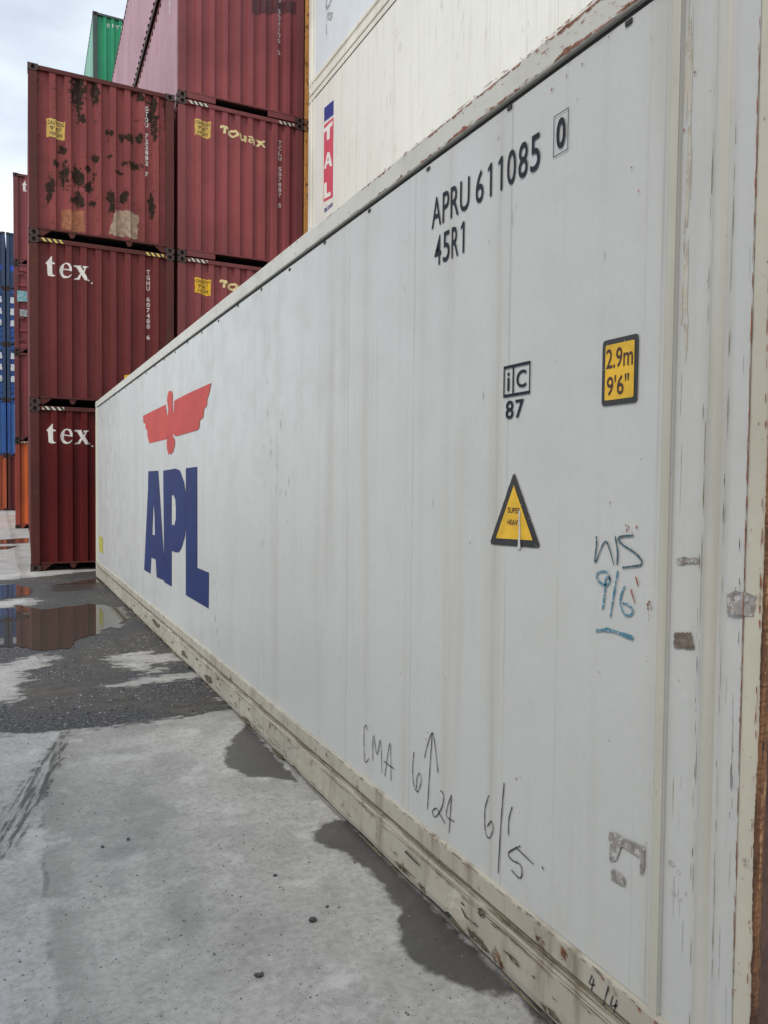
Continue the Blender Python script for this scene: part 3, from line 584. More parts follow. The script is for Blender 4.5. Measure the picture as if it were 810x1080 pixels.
# dark wet grit
gr = t.noise(48, 7, .75); gr2 = t.noise(6, 5)
grit = t.mix(t.step(gr, .43, .60), (.012, .012, .013), (.115, .115, .12))
mud = t.mix(t.step(t.noise(9, 6), .35, .7), (.055, .050, .043), (.095, .086, .075))
grit = t.mix(t.step(t.noise(1.1, 4), .40, .58), grit, mud)
dk = t.math('ADD', t.attr('dark'), t.math('ADD', t.math('MULTIPLY', nst, .60), t.math('MULTIPLY', n14, .34)))
dmask = t.step(dk, -.03, .06)
dust = t.step(dk, -.22, .0, 0, .30)
con = t.mix(dust, con, (.17, .165, .155))
speck = t.math('MULTIPLY', t.step(t.noise(85, 4, .7), .60, .64), t.step(dk, -.45, -.05))
con = t.mix(speck, con, (.07, .068, .065))
wmask = t.step(t.math('ADD', t.attr('wet'), t.math('MULTIPLY', n14, .09)), -.016, .018)
pmask = t.step(t.math('ADD', t.attr('pud'), t.math('MULTIPLY', n6, .15)), -.12, .02)
con = t.mix(t.math('MULTIPLY', wmask, .97), con, t.mix(.88, con, (.040, .037, .034)))
col = t.mix(dmask, con, grit); col = t.mix(t.math('MULTIPLY', pmask, .8), col, (.055, .050, .045))
rg = t.math('SUBTRACT', t.math('SUBTRACT', .86, t.math('MULTIPLY', dmask, .22)), t.math('ADD', t.math('MULTIPLY', wmask, .52), t.math('MULTIPLY', pmask, .35)), clamp=True)
nb = t.bump(t.math('MULTIPLY', gr, t.math('ADD', .12, dmask)), .55, .012)
nb = t.bump(t.noise(22, 6, .65), .25, .006, nb)
gme.materials.append(t.done(col, rg, nb, spec=.35))
g = obj('ground', gme); g['kind'] = 'structure'; g['label'] = 'pale concrete container yard with dark wet grit and stains'

# puddles: real sheets of still water with ragged shores
t = NT('still_water'); M['water'] = t.done(t.mix(t.noise(2, 4), (.058, .050, .041), (.080, .070, .057)), .02, t.bump(t.noise(2.2, 2), .02, .004))
t.b.inputs['IOR'].default_value = 1.42
def shore(pts, amp, seed):
    out = []
    for a, b in zip(pts, pts[1:] + pts[:1]):
        n = max(2, int(math.dist(a, b) / .03))
        for i in range(n):
            s = i / n; x, y = a[0] + (b[0] - a[0]) * s, a[1] + (b[1] - a[1]) * s
            w = Vector((x * 3.1, y * 3.1, seed)); w2 = Vector((x * 13, y * 13, seed + 5))
            out.append((x + amp * (mnoise.noise(w) + .5 * mnoise.noise(w2)), y + 1.6 * amp * (mnoise.noise(w + Vector((9, 0, 0))) + .6 * mnoise.noise(w2 + Vector((7, 0, 0))))))
    return out
for i, am in enumerate((.10, .08, .08, .06, .06)):
    bm = poly_bm([[(min(x, -.035) if y < 12.3 else x, y) for x, y in shore(D['puddle%d' % i], am, i * 3.3)]])
    for v in bm.verts: v.co.z = .004
    for f in bm.faces:
        f.normal_update()
        if f.normal.z < 0: f.normal_flip()
    me = bpy.data.meshes.new('puddle'); bm.to_mesh(me); bm.free(); me.materials.append(M['water'])
    o = obj('puddle', me); o['kind'] = 'structure'

# loose gravel
def stones(name, n, inside, rad, mat, seed, label, cat):
    rng = random.Random(seed); V, F = [], []
    ico = [(0, 0, 1), (.894, 0, .447), (.276, .851, .447), (-.724, .526, .447), (-.724, -.526, .447), (.276, -.851, .447), (.724, .526, -.447), (-.276, .851, -.447), (-.894, 0, -.447), (-.276, -.851, -.447), (.724, -.526, -.447), (0, 0, -1)]
    fc = [(0, 1, 2), (0, 2, 3), (0, 3, 4), (0, 4, 5), (0, 5, 1), (1, 6, 2), (2, 7, 3), (3, 8, 4), (4, 9, 5), (5, 10, 1), (6, 7, 2), (7, 8, 3), (8, 9, 4), (9, 10, 5), (10, 6, 1), (11, 7, 6), (11, 8, 7), (11, 9, 8), (11, 10, 9), (11, 6, 10)]
    for _ in range(n):
        p = inside(rng)
        if p is None: continue
        r = rad[0] + (rad[1] - rad[0]) * rng.random() ** 3; sx, sy, sz = (r * rng.uniform(.6, 1.3) for _ in range(3)); sz *= .6; a = rng.uniform(0, 6.28); b = len(V)
        for v in ico:
            x, y, z = (q * rng.uniform(.75, 1.15) for q in v); x *= sx; y *= sy
            V.append((p[0] + x * math.cos(a) - y * math.sin(a), p[1] + x * math.sin(a) + y * math.cos(a), max(0.0005, z * sz + sz * .45)))
        F += [tuple(b + q for q in f) for f in fc]
    me = mesh_from(name, V, F, mat, fix=False)
    o = obj(name, me); o['kind'] = 'stuff'; o['label'] = label; o['category'] = cat
    return o
def samp(field, thr):
    from bisect import bisect
    def at(x, y):
        i = min(nx - 1, bisect(xs, x)); j = min(ny - 1, bisect(ys, y)); return field[j, i]
    return at
dk_at, pd_at, wt_at = samp(dark, 0), samp(pud, 0), samp(wet, 0)
def in_dark(rng):
    x = rng.uniform(-1.9, .0); y = rng.uniform(3.9, 12)
    if y > 7 and rng.random() < .55: return None
    if dk_at(x, y) < .02 + .1 * rng.random() or pd_at(x, y) > -.03: return None
    if mnoise.noise(Vector((x * 1.4, y * 1.4, 2))) < rng.uniform(-.35, .15): return None
    return (x, y)
stones('gravel', 16000, in_dark, (.002, .011), M['stone'], 5, 'dark wet gravel spread over the concrete', 'gravel')
def on_conc(rng):
    x = rng.uniform(-1.7, -.02); y = .7 + 3.6 * rng.random() ** 1.4
    if mnoise.noise(Vector((x * 2.2, y * 2.2, 8))) < rng.uniform(-.6, .3): return None
    return (x, y)
stones('grit', 2800, on_conc, (.0012, .0050), M['grit'], 9, 'fine grit scattered over the pale concrete', 'grit')
PEB = ['largest dark pebble lying on the pale concrete', 'small grey pebble to the left of the largest dark pebble', 'flat pebble nearest the bottom edge of the concrete', 'pebble between the tall wet stain and the damp smear', 'pebble on the slab joint line', 'pebble beside the black tyre smear', 'small pebble just right of the largest dark pebble']
for i, (p, r) in enumerate(zip(D['pebbles'], (.013, .008, .010, .007, .008, .007, .006))):
    rng = random.Random(40 + i); bm = bmesh.new(); bmesh.ops.create_icosphere(bm, subdivisions=2, radius=1)
    for v in bm.verts:
        k = 1 + .28 * mnoise.noise(v.co * 1.3 + Vector((i * 5, 0, 0))); v.co = Vector((v.co.x * 1.25, v.co.y * .85, v.co.z * .62)) * r * k
    zmin = min(v.co.z for v in bm.verts)
    for v in bm.verts: v.co.z -= zmin
    me = bpy.data.meshes.new('pebble'); bm.to_mesh(me); bm.free(); me.materials.append(M['pebble'])
    o = obj('pebble', me, loc=(p[0], p[1], 0)); o.rotation_euler = (0, 0, i * 1.1); o['label'] = PEB[i]; o['category'] = 'pebble'; o['group'] = 'pebbles on the concrete'

# ------------------------------------------------------------------ dry containers
W, H, L = 2.438, 2.896, 12.192
def empty(name, loc, label, cat, group=None, rz=0.0):
    o = bpy.data.objects.new(name, None); COL.objects.link(o); o.location = loc; o.rotation_euler = (0, 0, rz); o.empty_display_size = .3
    o['label'] = label; o['category'] = cat
    if group: o['group'] = group
    return o

def frame_parts(r, fm, cm, bottom='wide', bmr=None):
    for sx in (1, -1):
        for sy in (1, -1):
            x0, x1 = (.004, .150) if sx > 0 else (W - .150, W - .004)
            y0, y1 = (.004, .120) if sy > 0 else (L - .120, L - .004)
            obj('corner_post', boxm('corner_post', (x0, x1, y0, y1, .119, H - .119), .008), r, fm)
            for sz in (1, -1): obj('corner_casting', casting_mesh(W, L, H, sx, sy, sz), r, cm)
    for y0, y1 in ((.010, .075), (L - .075, L - .010)):
        obj('top_header', boxm('top_header', (.163, W - .163, y0, y1, H - .080, H - .008), .004), r, fm)
    for x0, x1 in ((.006, .066), (W - .066, W - .006)):
        obj('top_rail', boxm('top_rail', (x0, x1, .179, L - .179, H - .070, H - .006), .004), r, fm)
        obj('bottom_rail', boxm('bottom_rail', ((x0 + .03) if x0 < 1 else x0, x1 if x0 < 1 else x1 - .03, .179, L - .179, .030, .158), .004), r, bmr or fm)
    sl = [(.163, W - .163, .014, .070, .128, .158)]
    if bottom == 'wide':
        lug = [(.62, .70, .03, .09, .03, .127), (1.60, 1.68, .03, .09, .03, .127)]
    else:
        lug = [(.165, .70, .018, .07, .022, .127), (1.72, W - .165, .018, .07, .022, .127)]
    obj('bottom_sill', boxes('bottom_sill', sl, .003), r, fm)
    if bottom == 'wide':
        for gi, pts in enumerate(([(.163, .020), (.225, .020), (.36, .127), (.163, .127)], [(W - .163, .020), (W - .225, .020), (W - .36, .127), (W - .163, .127)],
                        [(.665, .045), (.715, .045), (.755, .127), (.625, .127)], [(1.62, .045), (1.67, .045), (1.71, .127), (1.58, .127)])):
            k = ('gusset', gi)
            if k not in CACHE:
                n = len(pts)
                CACHE[k] = mesh_from('sill_gusset', [(x, .024, z) for x, z in pts] + [(x, .080, z) for x, z in pts],
                                     [tuple(range(n)), tuple(range(n, 2 * n))] + [(i, (i + 1) % n, n + (i + 1) % n, n + i) for i in range(n)])
            obj('sill_gusset', CACHE[k], r, fm)
    else:
        for d in lug: obj('sill_gusset', boxm('sill_gusset', d, .003), r, fm)
    obj('floor_pan', boxm('floor_pan', (.07, W - .07, .085, L - .085, .135, .165)), r, M['underside'])
    obj('roof_panel', boxm('roof_panel', (.07, W - .07, .08, L - .08, H - .045, H - .022)), r, fm)

def door_end(r, pm, fm, z0=.16, z1=None):
    z1 = z1 or H - .085
    for s in (0, 1):
        a, b = (.156, W / 2 - .004) if s == 0 else (W / 2 + .004, W - .156)
        k = ('door', s, z0, z1)
        if k not in CACHE:
            zs = [(z0, .022)]
            p = z0 + .10; n = 5; h = (z1 - z0 - .2) / n
            for i in range(n):
                q = p + i * h
                zs += [(q, .022), (q + .03, .05), (q + h - .09, .05), (q + h - .06, .022)]
            zs.append((z1, .022)); V, F = [], []
            for z, d in zs: V += [(a, d, z), (b, d, z)]
            for i in range(len(zs) - 1): F.append((2 * i, 2 * i + 1, 2 * i + 3, 2 * i + 2))
            CACHE[k] = mesh_from('door_panel', V, F, fix=False)
        d = obj('door_panel', CACHE[k], r, pm)
        for j in (.28, .72):
            x = a + (b - a) * j
            kk = ('bar', round(x, 3))
            if kk not in CACHE:
                bm = bmesh.new(); bmesh.ops.create_cone(bm, cap_ends=True, segments=10, radius1=.017, radius2=.017, depth=z1 - z0 + .06)
                for v in bm.verts: v.co = (v.co.x + x, v.co.y - .008, v.co.z + (z0 + z1) / 2)
                me = bpy.data.meshes.new('locking_bar'); bm.to_mesh(me); bm.free(); CACHE[kk] = me
            br = obj('locking_bar', CACHE[kk], d, M['steel'])
            obj('handle', boxm('handle', (x - .02, x + .30, -.045, -.028, 1.05, 1.09), .004), br, M['steel'])
        hx = a - .012 if s == 0 else b + .012
        for q in range(4):
            zz = z0 + .25 + q * (z1 - z0 - .5) / 3
            obj('hinge', boxm('hinge', (min(hx, hx + (.16 if s == 0 else -.16)), max(hx, hx + (.16 if s == 0 else -.16)), .0, .018, zz - .035, zz + .035), .003), d, fm)

def dry(label, x, y, lvl, pm, fm, sm=None, cm=None, group=None, rz=None, bottom='wide', end='panel', stains=None, stripe=None, name='shipping_container'):
    if rz is None: rz = YAW
    x, y = A + (x - A) * math.cos(YAW), y + (x - A) * math.sin(YAW)      # the whole block of stacks stands slightly turned
    r = empty(name, (x, y, H * (lvl - 1)), label, 'shipping container', group, rz)
    pm, fm = M[pm], M[fm]; sm = M[sm] if sm else pm; cm = M[cm or 'casting_dark']
    frame_parts(r, fm, cm, bottom, M['casting_dark'])
    if end == 'panel': obj('end_panel', end_panel_mesh(.158, H - .079, 56 if stains else 1, stains), r, pm)
    else: door_end(r, pm, fm)
    obj('end_panel', end_panel_mesh(.158, H - .079, 1, None, True), r, pm)
    obj('side_panel', side_panel_mesh(.012, 1, .155, H - .065), r, sm)
    obj('side_panel', side_panel_mesh(W - .012, -1, .155, H - .065), r, sm)
    if stripe:
        for x0, x1 in ((.20, .55), (W - .50, W - .19)):
            obj('hazard_stripe', boxm('hazard_stripe', (x0, x1, .0065, .0095, H - .076, H - .018)), r, M[stripe])
    return r

gA = 'maroon containers stacked end-on beyond the long white container'
A, B, C = -.95, 1.55, 4.01; FY = 13.3
YAW = R_(-1.7)
def tex(r, z_off):
    on_end(join(poly_bm([D['tex_t']]), poly_bm([D['tex_e_out'], D['tex_e_in']]), poly_bm([D['tex_x']])), .004, 'lettering', r, M['ink_white'], 'white serif lettering reading tex', z_off)
    on_end(poly_bm([rounded([(1.0, 5.125), (1.03, 5.125), (1.03, 5.10), (1.0, 5.10)], .008)]), .004, 'lettering_dot', r, M['ink_white'], None, z_off)
def caution(r, pts, dz, mat='ink_pale_yellow', lines=('CAUTION', "9'6\"", 'HIGH')):
    o = on_end(poly_bm([rough_poly(pts, .006, .05, 3)]), .004, 'caution_decal', r, M[mat], 'square faded yellow caution decal', dz)
    u0, u1 = pts[0][0] + .02, pts[1][0] - .02; v1 = (pts[0][1] + pts[1][1]) / 2 - .02; v0 = (pts[2][1] + pts[3][1]) / 2 + .02; h = (v1 - v0) / 3
    L_ = [text_bm(s, u0 + (.0 if len(s) > 4 else .03), u1 - (.0 if len(s) > 4 else .03), v1 - (i + .85) * h, v1 - (i + .1) * h, .015) for i, s in enumerate(lines)]
    on_end(join(*L_), .007, 'caution_text', o, M['ink_dark'], None, dz)

def serial(r, txt, u, t_, b_, w, mat):
    """stacked vertical registration: owner code, number and check digit, each a part"""
    h = (t_ - b_) / len(txt); i = 0
    for nm_, piece in zip(('owner_code', 'serial_number', 'check_digit'), txt.split()):
        on_end(stacked_text_bm(piece, u, t_ - i * h, t_ - (i + len(piece)) * h, w, .035), .004, nm_, r, mat); i += len(piece) + 1

# column A
r = dry('ground level maroon container with white serif letters, wet concrete in front', A, FY, 1, 'maroon_deep', 'maroon_frame', group=gA, stripe='stripe_white')
tex(r, -H - .0)
r2 = dry('maroon container with white serif letters, in the middle of the corner stack', A, FY, 2, 'maroon', 'maroon_frame', group=gA, stripe='stripe_yellow')
tex(r2, -H)
(ux, ut), (_, ub) = D['a2_text']
serial(r2, 'TGHU 607488 6', ux + .03, ut - H, ub - H, .062, M['ink_pink'])
on_end(poly_bm([[(p[0], p[1] - H) for p in D['a2_yellow']]]), .004, 'yellow_label', r2, M['ink_yellow'], 'small yellow label low on the panel')
r3 = dry('topmost maroon container of the corner stack, blotched with dark rust', A, FY, 3, 'maroon_old', 'maroon_frame', group=gA,
         stains=[(a, b - 2 * H, c, d) for a, b, c, d in D['a3_stains']])
caution(r3, D['a3_caution'], -2 * H)
(ux, ut), (_, ub) = D['a3_text']
serial(r3, 'GTOU 722882 7', ux + .035, ut - 2 * H, ub - 2 * H, .062, M['ink_white'])
on_end(poly_bm([rough_poly(D['a3_patch1'], .012, .04, 4)]), .003, 'primer_patch', r3, M['patch_orange'], 'square orange brown primer patch', -2 * H)
on_end(poly_bm([rough_poly(D['a3_patch2'], .014, .04, 5)]), .003, 'primer_patch', r3, M['patch_beige'], 'ragged beige primer patch', -2 * H)
tex_stripe = None

# column B
def touax(r, dz):
    bits = [poly_bm([D['b3_t']])]
    def ell(cx, cz, a, b, n=20): return [(cx + a * math.cos(6.283 * k / n), cz + b * math.sin(6.283 * k / n)) for k in range(n)]
    bits.append(poly_bm([ell(1.045, 8.247, .104, .072), ell(1.045, 8.247, .050, .030)]))
    bits.append(poly_bm([[(1.162, 8.280), (1.212, 8.276), (1.212, 8.212), (1.232, 8.196), (1.256, 8.208), (1.258, 8.270), (1.308, 8.264), (1.304, 8.148), (1.262, 8.152), (1.260, 8.166), (1.222, 8.150), (1.182, 8.164), (1.164, 8.200)]]))
    bits.append(poly_bm([[(1.325, 8.240), (1.360, 8.262), (1.420, 8.256), (1.466, 8.232), (1.474, 8.122), (1.428, 8.126), (1.425, 8.142), (1.375, 8.124), (1.330, 8.146), (1.326, 8.184), (1.360, 8.208), (1.420, 8.202), (1.405, 8.222), (1.365, 8.222)], ell(1.392, 8.166, .028, .016, 10)]))
    bits.append(poly_bm([[(1.488, 8.240), (1.545, 8.232), (1.580, 8.196), (1.620, 8.226), (1.684, 8.218), (1.612, 8.164), (1.690, 8.092), (1.630, 8.098), (1.582, 8.138), (1.542, 8.106), (1.482, 8.114), (1.550, 8.170)]]))
    on_end(join(*bits), .004, 'lettering', r, M['ink_yellow_white'], 'pale yellow bold lettering reading Touax', dz)
dry('maroon container at the bottom of the second stack, hidden by the long white container', B, FY, 1, 'maroon', 'maroon_frame', group=gA)
b2 = dry('maroon container with yellow decal, half hidden behind the white container roof edge', B, FY, 2, 'maroon_bright', 'maroon_bright_frame', group=gA, bottom='narrow', stripe='stripe_white')
caution(b2, D['b2_caution'], -H, 'ink_yellow'); touax(b2, -2 * H)
b3 = dry('maroon container with yellow square decal and slanted pale yellow lettering', B, FY, 3, 'maroon_bright', 'maroon_bright_frame', group=gA, bottom='narrow', stripe='stripe_white')
caution(b3, D['b3_caution'], -2 * H); touax(b3, -2 * H)
(ux, ut), (_, ub) = D['b3_text']
serial(b3, 'TCLU 507887 5', ux + .035, ut - 2 * H, ub - 2 * H, .065, M['ink_pink'])
b4 = dry('maroon container with clean ribbed end and chalky, sky-paled pink side, above the slanted lettering one', B, FY, 4, 'maroon_bright', 'maroon_bright_frame', 'maroon_side', group=gA, bottom='narrow', rz=R_(-1.8))
(ux, ut), (_, ub) = D['b4_text']
serial(b4, 'TCLU 502106 6', ux + .035, ut - 3 * H, ub - 3 * H, .065, M['ink_pink'])
on_end(poly_bm([[(p[0] if p[0] < 2.2 else 2.28, min(p[1], 11.05) - 3 * H) for p in D['b4_patch']]]), .003, 'repainted_patch', b4, M['maroon_patch'], 'darker maroon repainted patch')
def side_marks(r, mat, chars, y0, z0, h, name='side_lettering'):
    bm = join(*[text_bm(c, -.05, .05, z0 - (i + .9) * h, z0 - i * h, .03) for i, c in enumerate(chars)])
    for v in bm.verts: v.co = (.007, y0 - v.co.x, v.co.y)
    for f in bm.faces:
        f.normal_update()
        if f.normal.x > 0: f.normal_flip()
    me = bpy.data.meshes.new(name); bm.to_mesh(me); bm.free(); me.materials.append(mat); obj(name, me, r)
side_marks(b4, M['ink_white'], 'TCLU', .92, 2.62, .16)
dry('topmost maroon container of the second stack, only its chalky, sky-paled pink long side shows', B - .10, FY, 5, 'maroon', 'maroon_frame', 'maroon_side', group=gA, rz=R_(-2.1))

# column C
gC = 'rusty orange edged containers behind the white reefers'
for lv in (1, 2): dry('container hidden behind the white refrigerated stack', C, FY, lv, 'maroon', 'rusty_orange', cm='casting_rust', group=gC)
dry('lower container showing only a rusty orange post beside the cream white one', C, FY, 3, 'maroon', 'rusty_orange', cm='casting_rust', group=gC)
dry('upper container showing only a rusty orange post at the top edge', C, FY, 4, 'maroon', 'rusty_orange', cm='casting_rust', group=gC)

# row behind: D and the green stack
gD = 'red and orange containers in the second row'
Dy = 26.45
d1 = dry('orange container on the ground peeking out left of the maroon corner stack', A, Dy, 1, 'orange', 'orange_frame', group=gD, stripe='stripe_white')
d2 = dry('plain red container directly above the orange one, left of the maroon corner stack', A, Dy, 2, 'red', 'red_frame', group=gD)
d3 = dry('red container with door hinges and a teal sticker, left of the maroon corner stack', A, Dy, 3, 'red', 'red_frame', group=gD, end='door')
d4 = dry('topmost red container of the second row, left of the maroon corner stack', A, Dy, 4, 'red', 'red_frame', group=gD)
on_end(poly_bm([[(.10, 7.80), (.42, 7.79), (.42, 7.46), (.10, 7.44)]]), .0, 'teal_sticker', d3, M['teal'], None, -2 * H, flat_y=-.004)
on_end(poly_bm([[(.17, 7.20), (.42, 7.19), (.42, 6.97), (.17, 6.97)]]), .0, 'grey_sticker', d3, M['grey_mark'], None, -2 * H, flat_y=-.004)
tex(d4, -H + (11.20 - 3 * H) - (5.30 - H) )
gG = 'containers under the green one'
for lv in range(1, 6): dry('container hidden beneath the bright green container', 1.49, Dy, lv, 'red', 'red_frame', group=gG)
gr_ = dry('bright green container high behind the rusty maroon one, against the sky', 1.49, Dy, 6, 'green', 'green_frame', 'green_side')
on_end(text_bm('EITU', .45, 1.05, 17.00 - 5 * H, 17.12 - 5 * H, .02, 1.5), .004, 'lettering', gr_, M['ink_white'], 'white letters along the top')
on_end(text_bm('284067', 1.15, 1.95, 17.00 - 5 * H, 17.12 - 5 * H, .02, 1.5), .004, 'lettering', gr_, M['ink_white'])

# far row: blue stacks with door ends
gE = 'blue containers in the far row'
Ey = 43.0
def bands(r, x0, x1):
    for z in (2.15, 1.55, .95):
        on_end(poly_bm([rough_poly([(x0, z), (x1, z), (x1, z + .32), (x0, z + .32)], .02, .1, int(z * 10))]), 0, 'white_writing', r, M['white_band'], None, 0, flat_y=-.002)
spec = [(5, 'navy', 'navy'), (4, 'blue', 'navy'), (3, 'blue', 'navy'), (2, 'blue_light', 'blue'), (1, 'rust_red', 'rust_red')]
nm = {5: 'navy container with a bright blue band', 4: 'upper blue container with white bands', 3: 'lower blue container with white bands', 2: 'plain ribbed mid blue container', 1: 'rusty orange container on the ground'}
for x, side in ((-3.49, 'in the far stack at the left photo edge'), (-1.00, 'in the far stack touching the red column')):
    for lv, pm, fm in spec:
        n_ = nm[lv] if not (lv == 1 and x > -2) else 'dark red container on the ground'
        if lv == 1 and x > -2: pm, fm = 'maroon', 'maroon_frame'
        r = dry('%s %s' % (n_, side), x, Ey, lv, pm, fm, group=gE, end='door' if lv in (3, 4) else 'panel')
        if lv in (3, 4): bands(r, 1.30 if x < -2 else .18, 2.26 if x < -2 else 1.15)
        if lv == 5: on_end(poly_bm([[(.18, .92), (2.27, .92), (2.27, 1.22), (.18, 1.22)]]), .004, 'blue_band', r, M['blue_band'])

# unseen stack, added to shade the near end of the long white container
gL = 'maroon containers added out of view for shade'
for lv in (1, 2, 3): dry('maroon container across the aisle, added out of view for shade', -9.4, -11.6, lv, 'maroon', 'maroon_frame', group=gL)

# ------------------------------------------------------------------ refrigerated containers
def extr_y(name, prof_pts, ys_, mat=None, warp=None):
    """extrude an open (x,z) profile along Y; warp(x,y,z) moves single points (dents)"""
    V, F = [], []; n = len(prof_pts)
    for y in ys_:
        for x, z in prof_pts:
            V.append(warp(x, y, z) if warp else (x, y, z))
    for j in range(len(ys_) - 1):
        for i in range(n - 1): F.append((j * n + i, j * n + i + 1, (j + 1) * n + i + 1, (j + 1) * n + i))
    return mesh_from(name, V, F, mat)
def extr_z(name, prof_pts, z0, z1, mat=None, nz=1, stain=None):
    V, F = [], []; n = len(prof_pts)
    for k in range(nz + 1):
        for x, y in prof_pts: V.append((x, y, z0 + (z1 - z0) * k / nz))
    for j in range(nz):
        for i in range(n - 1): F.append((j * n + i, j * n + i + 1, (j + 1) * n + i + 1, (j + 1) * n + i))
    me = mesh_from(name, V, F, mat)
    return me

def rib(y0, y1, h, seg=8):
    return [(0.001, y0)] + [(-h * math.sin(math.pi * i / seg) ** .7, y0 + (y1 - y0) * i / seg) for i in range(1, seg)] + [(0.001, y1)]

def reefer(label, x, y, lvl, sm, tm, rm, lm, cm, group=None, detail=False):
    r = empty('refrigerated_container', (x, y, H * (lvl - 1)), label, 'shipping container', group)
    sm, tm, rm, lm, cm = (M[k] for k in (sm, tm, rm, lm, cm))
    # flat insulated side panel, slightly wavy like real sheet
    for side in (0, 1):
        X = 0.0 if side == 0 else W; s = 1 if side == 0 else -1
        ny_, nz_ = (160, 30) if detail and side == 0 else (2, 2)
        yy = [.286 + (L - .288 - .286) * i / ny_ for i in range(ny_ + 1)]; zz = [.283 + (2.777 - .283) * k / nz_ for k in range(nz_ + 1)]
        V = [(X + s * (.0015 * mnoise.noise(Vector((y_ * .9, z_ * .7, 3))) if ny_ > 2 else 0), y_, z_) for z_ in zz for y_ in yy]; n = ny_ + 1
        F = [(j * n + i, j * n + i + 1, (j + 1) * n + i + 1, (j + 1) * n + i) for j in range(nz_) for i in range(ny_)]
        me = mesh_from('side_panel', V, F, fix=False)
        if side == 0: me.flip_normals()
        if detail and side == 0:
            vals = [0.0] * len(V)
            me.polygons.foreach_set('use_smooth', [True] * len(me.polygons))
        obj('side_panel', me, r, sm)
        if side == 1 and not detail: pass
        # dark sealant strip behind the joint under the top rail, and backing
        obj('sealant_strip', boxm('sealant_strip', (min(X + s * .006, X + s * .03), max(X + s * .006, X + s * .03), .04, L - .04, 2.764, 2.80)), r, M['gasket'])
        for e in (0, 1):
            Ye = (lambda v: v) if e == 0 else (lambda v: L - v)
            pts = [(.0, .290), (-.007, .286), (-.009, .275), (-.007, .262), (.004, .2585), (.004, .2545), (.0, .252), (.0, .165)] + [( .0 - .013 * math.sin(math.pi * i / 8) ** .8, .163 - .052 * i / 8) for i in range(9)] + [(.0, .108), (.0, .0545), (.007, .0535), (.007, .045)]
            pts = [(X + s * a, Ye(b)) for a, b in pts]
            if detail and side == 0 and e == 0:
                obj('edge_trim', extr_z('edge_trim', pts, .160, 2.80), r, M['white_side'])
                obj('edge_bead', extr_z('edge_bead', [(-.0095, .285), (-.012, .280), (-.012, .262), (-.0095, .2575)], .20, 2.79), r, tm)
                obj('edge_rib', extr_z('edge_rib', [(-.0008 - .013 * math.sin(math.pi * q / 8) ** .8, .163 - .052 * q / 8) for q in range(1, 8)], .162, 2.79), r, M['rib_cream'])
            else: obj('edge_trim', extr_z('edge_trim', pts, .160, 2.80), r, tm)
            # corner post
            a0, a1 = (Ye(.0505), Ye(.004)); y0, y1 = min(a0, a1), max(a0, a1)
            X0_, X1_ = sorted((X - s * .006, X + s * .11))
            obj('corner_post', boxm('corner_post', (X0_, X1_, y0, y1, .119, H - .119), .006), r, M['rust_post'] if detail else tm)
            for sz in (1, -1): obj('corner_casting', casting_mesh(W, L, H, 1 if side == 0 else -1, 1 if e == 0 else -1, sz), r, cm)
        # rails
        top = [(.02, 2.7935), (-.008, 2.7935), (-.011, 2.798), (-.011, 2.876), (-.006, 2.886), (.06, 2.888)]
        low = [(.0, .2835), (-.010, .281), (-.013, .274), (-.014, .215), (-.008, .205), (.020, .202), (.021, .188), (.006, .184), (-.006, .179), (-.0095, .166), (-.004, .1635), (-.003, .157), (-.0095, .153), (-.010, .095), (-.012, .046), (-.009, .024), (.004, .020), (.05, .021)]
        ny2 = 240 if detail and side == 0 else 2
        yy = [.055 + (L - .110) * i / ny2 for i in range(ny2 + 1)]
        yl = [.165 + (L - .343) * i / ny2 for i in range(ny2 + 1)] if not detail or side else yy
        def warp(x_, y_, z_):
            if not (detail and side == 0): return (X + s * x_, y_, z_)
            nz_ = mnoise.noise(Vector((y_ * 3, z_ * 9, 1))); x_ += .0025 * nz_ * (1 if z_ < .17 else .3)
            if z_ < .16:
                f = 1 - z_ / .16
                for yd, a, wd in ((2.74, .042, .055), (1.15, .062, .05), (1.28, .034, .09), (1.9, .012, .12), (2.37, .012, .10), (.92, .008, .08), (5.2, .012, .12), (6.6, .010, .1), (8.4, .012, .12)):
                    q = math.exp(-((y_ - yd) / wd) ** 2); z_ += a * q * f; x_ -= a * .55 * q * f * (1 if yd < 3 else .3)
            return (X + s * x_, y_, z_)
        obj('top_rail', extr_y('top_rail', top, yy, warp=lambda x_, y_, z_: (X + s * x_, y_, z_)), r, rm)
        obj('bottom_rail', extr_y('bottom_rail', low, yy, warp=warp), r, lm)
    obj('roof_panel', boxm('roof_panel', (.055, W - .055, .055, L - .055, H - .040, H - .012)), r, tm)
    obj('floor_pan', boxm('floor_pan', (.03, W - .03, .06, L - .06, .03, .15)), r, M['underside'])
    # end frames: doors at one end, machinery end panel at the other
    em = M['rust_face'] if detail else tm
    for y0, y1 in ((.012, .09), (L - .09, L - .012)):
        obj('end_header', boxm('end_header', (.163, W - .163, y0, y1, H - .118, H - .006), .004), r, em)
        obj('end_sill', boxm('end_sill', (.163, W - .163, y0, y1, .010, .150), .004), r, em)
    for s_ in (0, 1):
        a, b = (.115, W / 2 - .005) if s_ == 0 else (W / 2 + .005, W - .115)
        d = obj('door_panel', boxm('door_panel', (a, b, .030, .085, .155, H - .122), .004), r, em if detail else sm)
        for j in (.3, .72):
            xx = a + (b - a) * j
            obj('locking_bar', boxm('locking_bar', (xx - .015, xx + .015, -.012, .018, .10, H - .08), .006), d, M['steel'])
    mp_ = obj('machinery_panel', boxm('machinery_panel', (.115, W - .115, L - .085, L - .030, .155, H - .122), .004), r, sm)
    obj('grille', boxes('grille', [(.4, W - .4, L - .028, L - .015, 1.5 + .06 * i, 1.53 + .06 * i) for i in range(16)]), mp_, M['steel'])
    return r

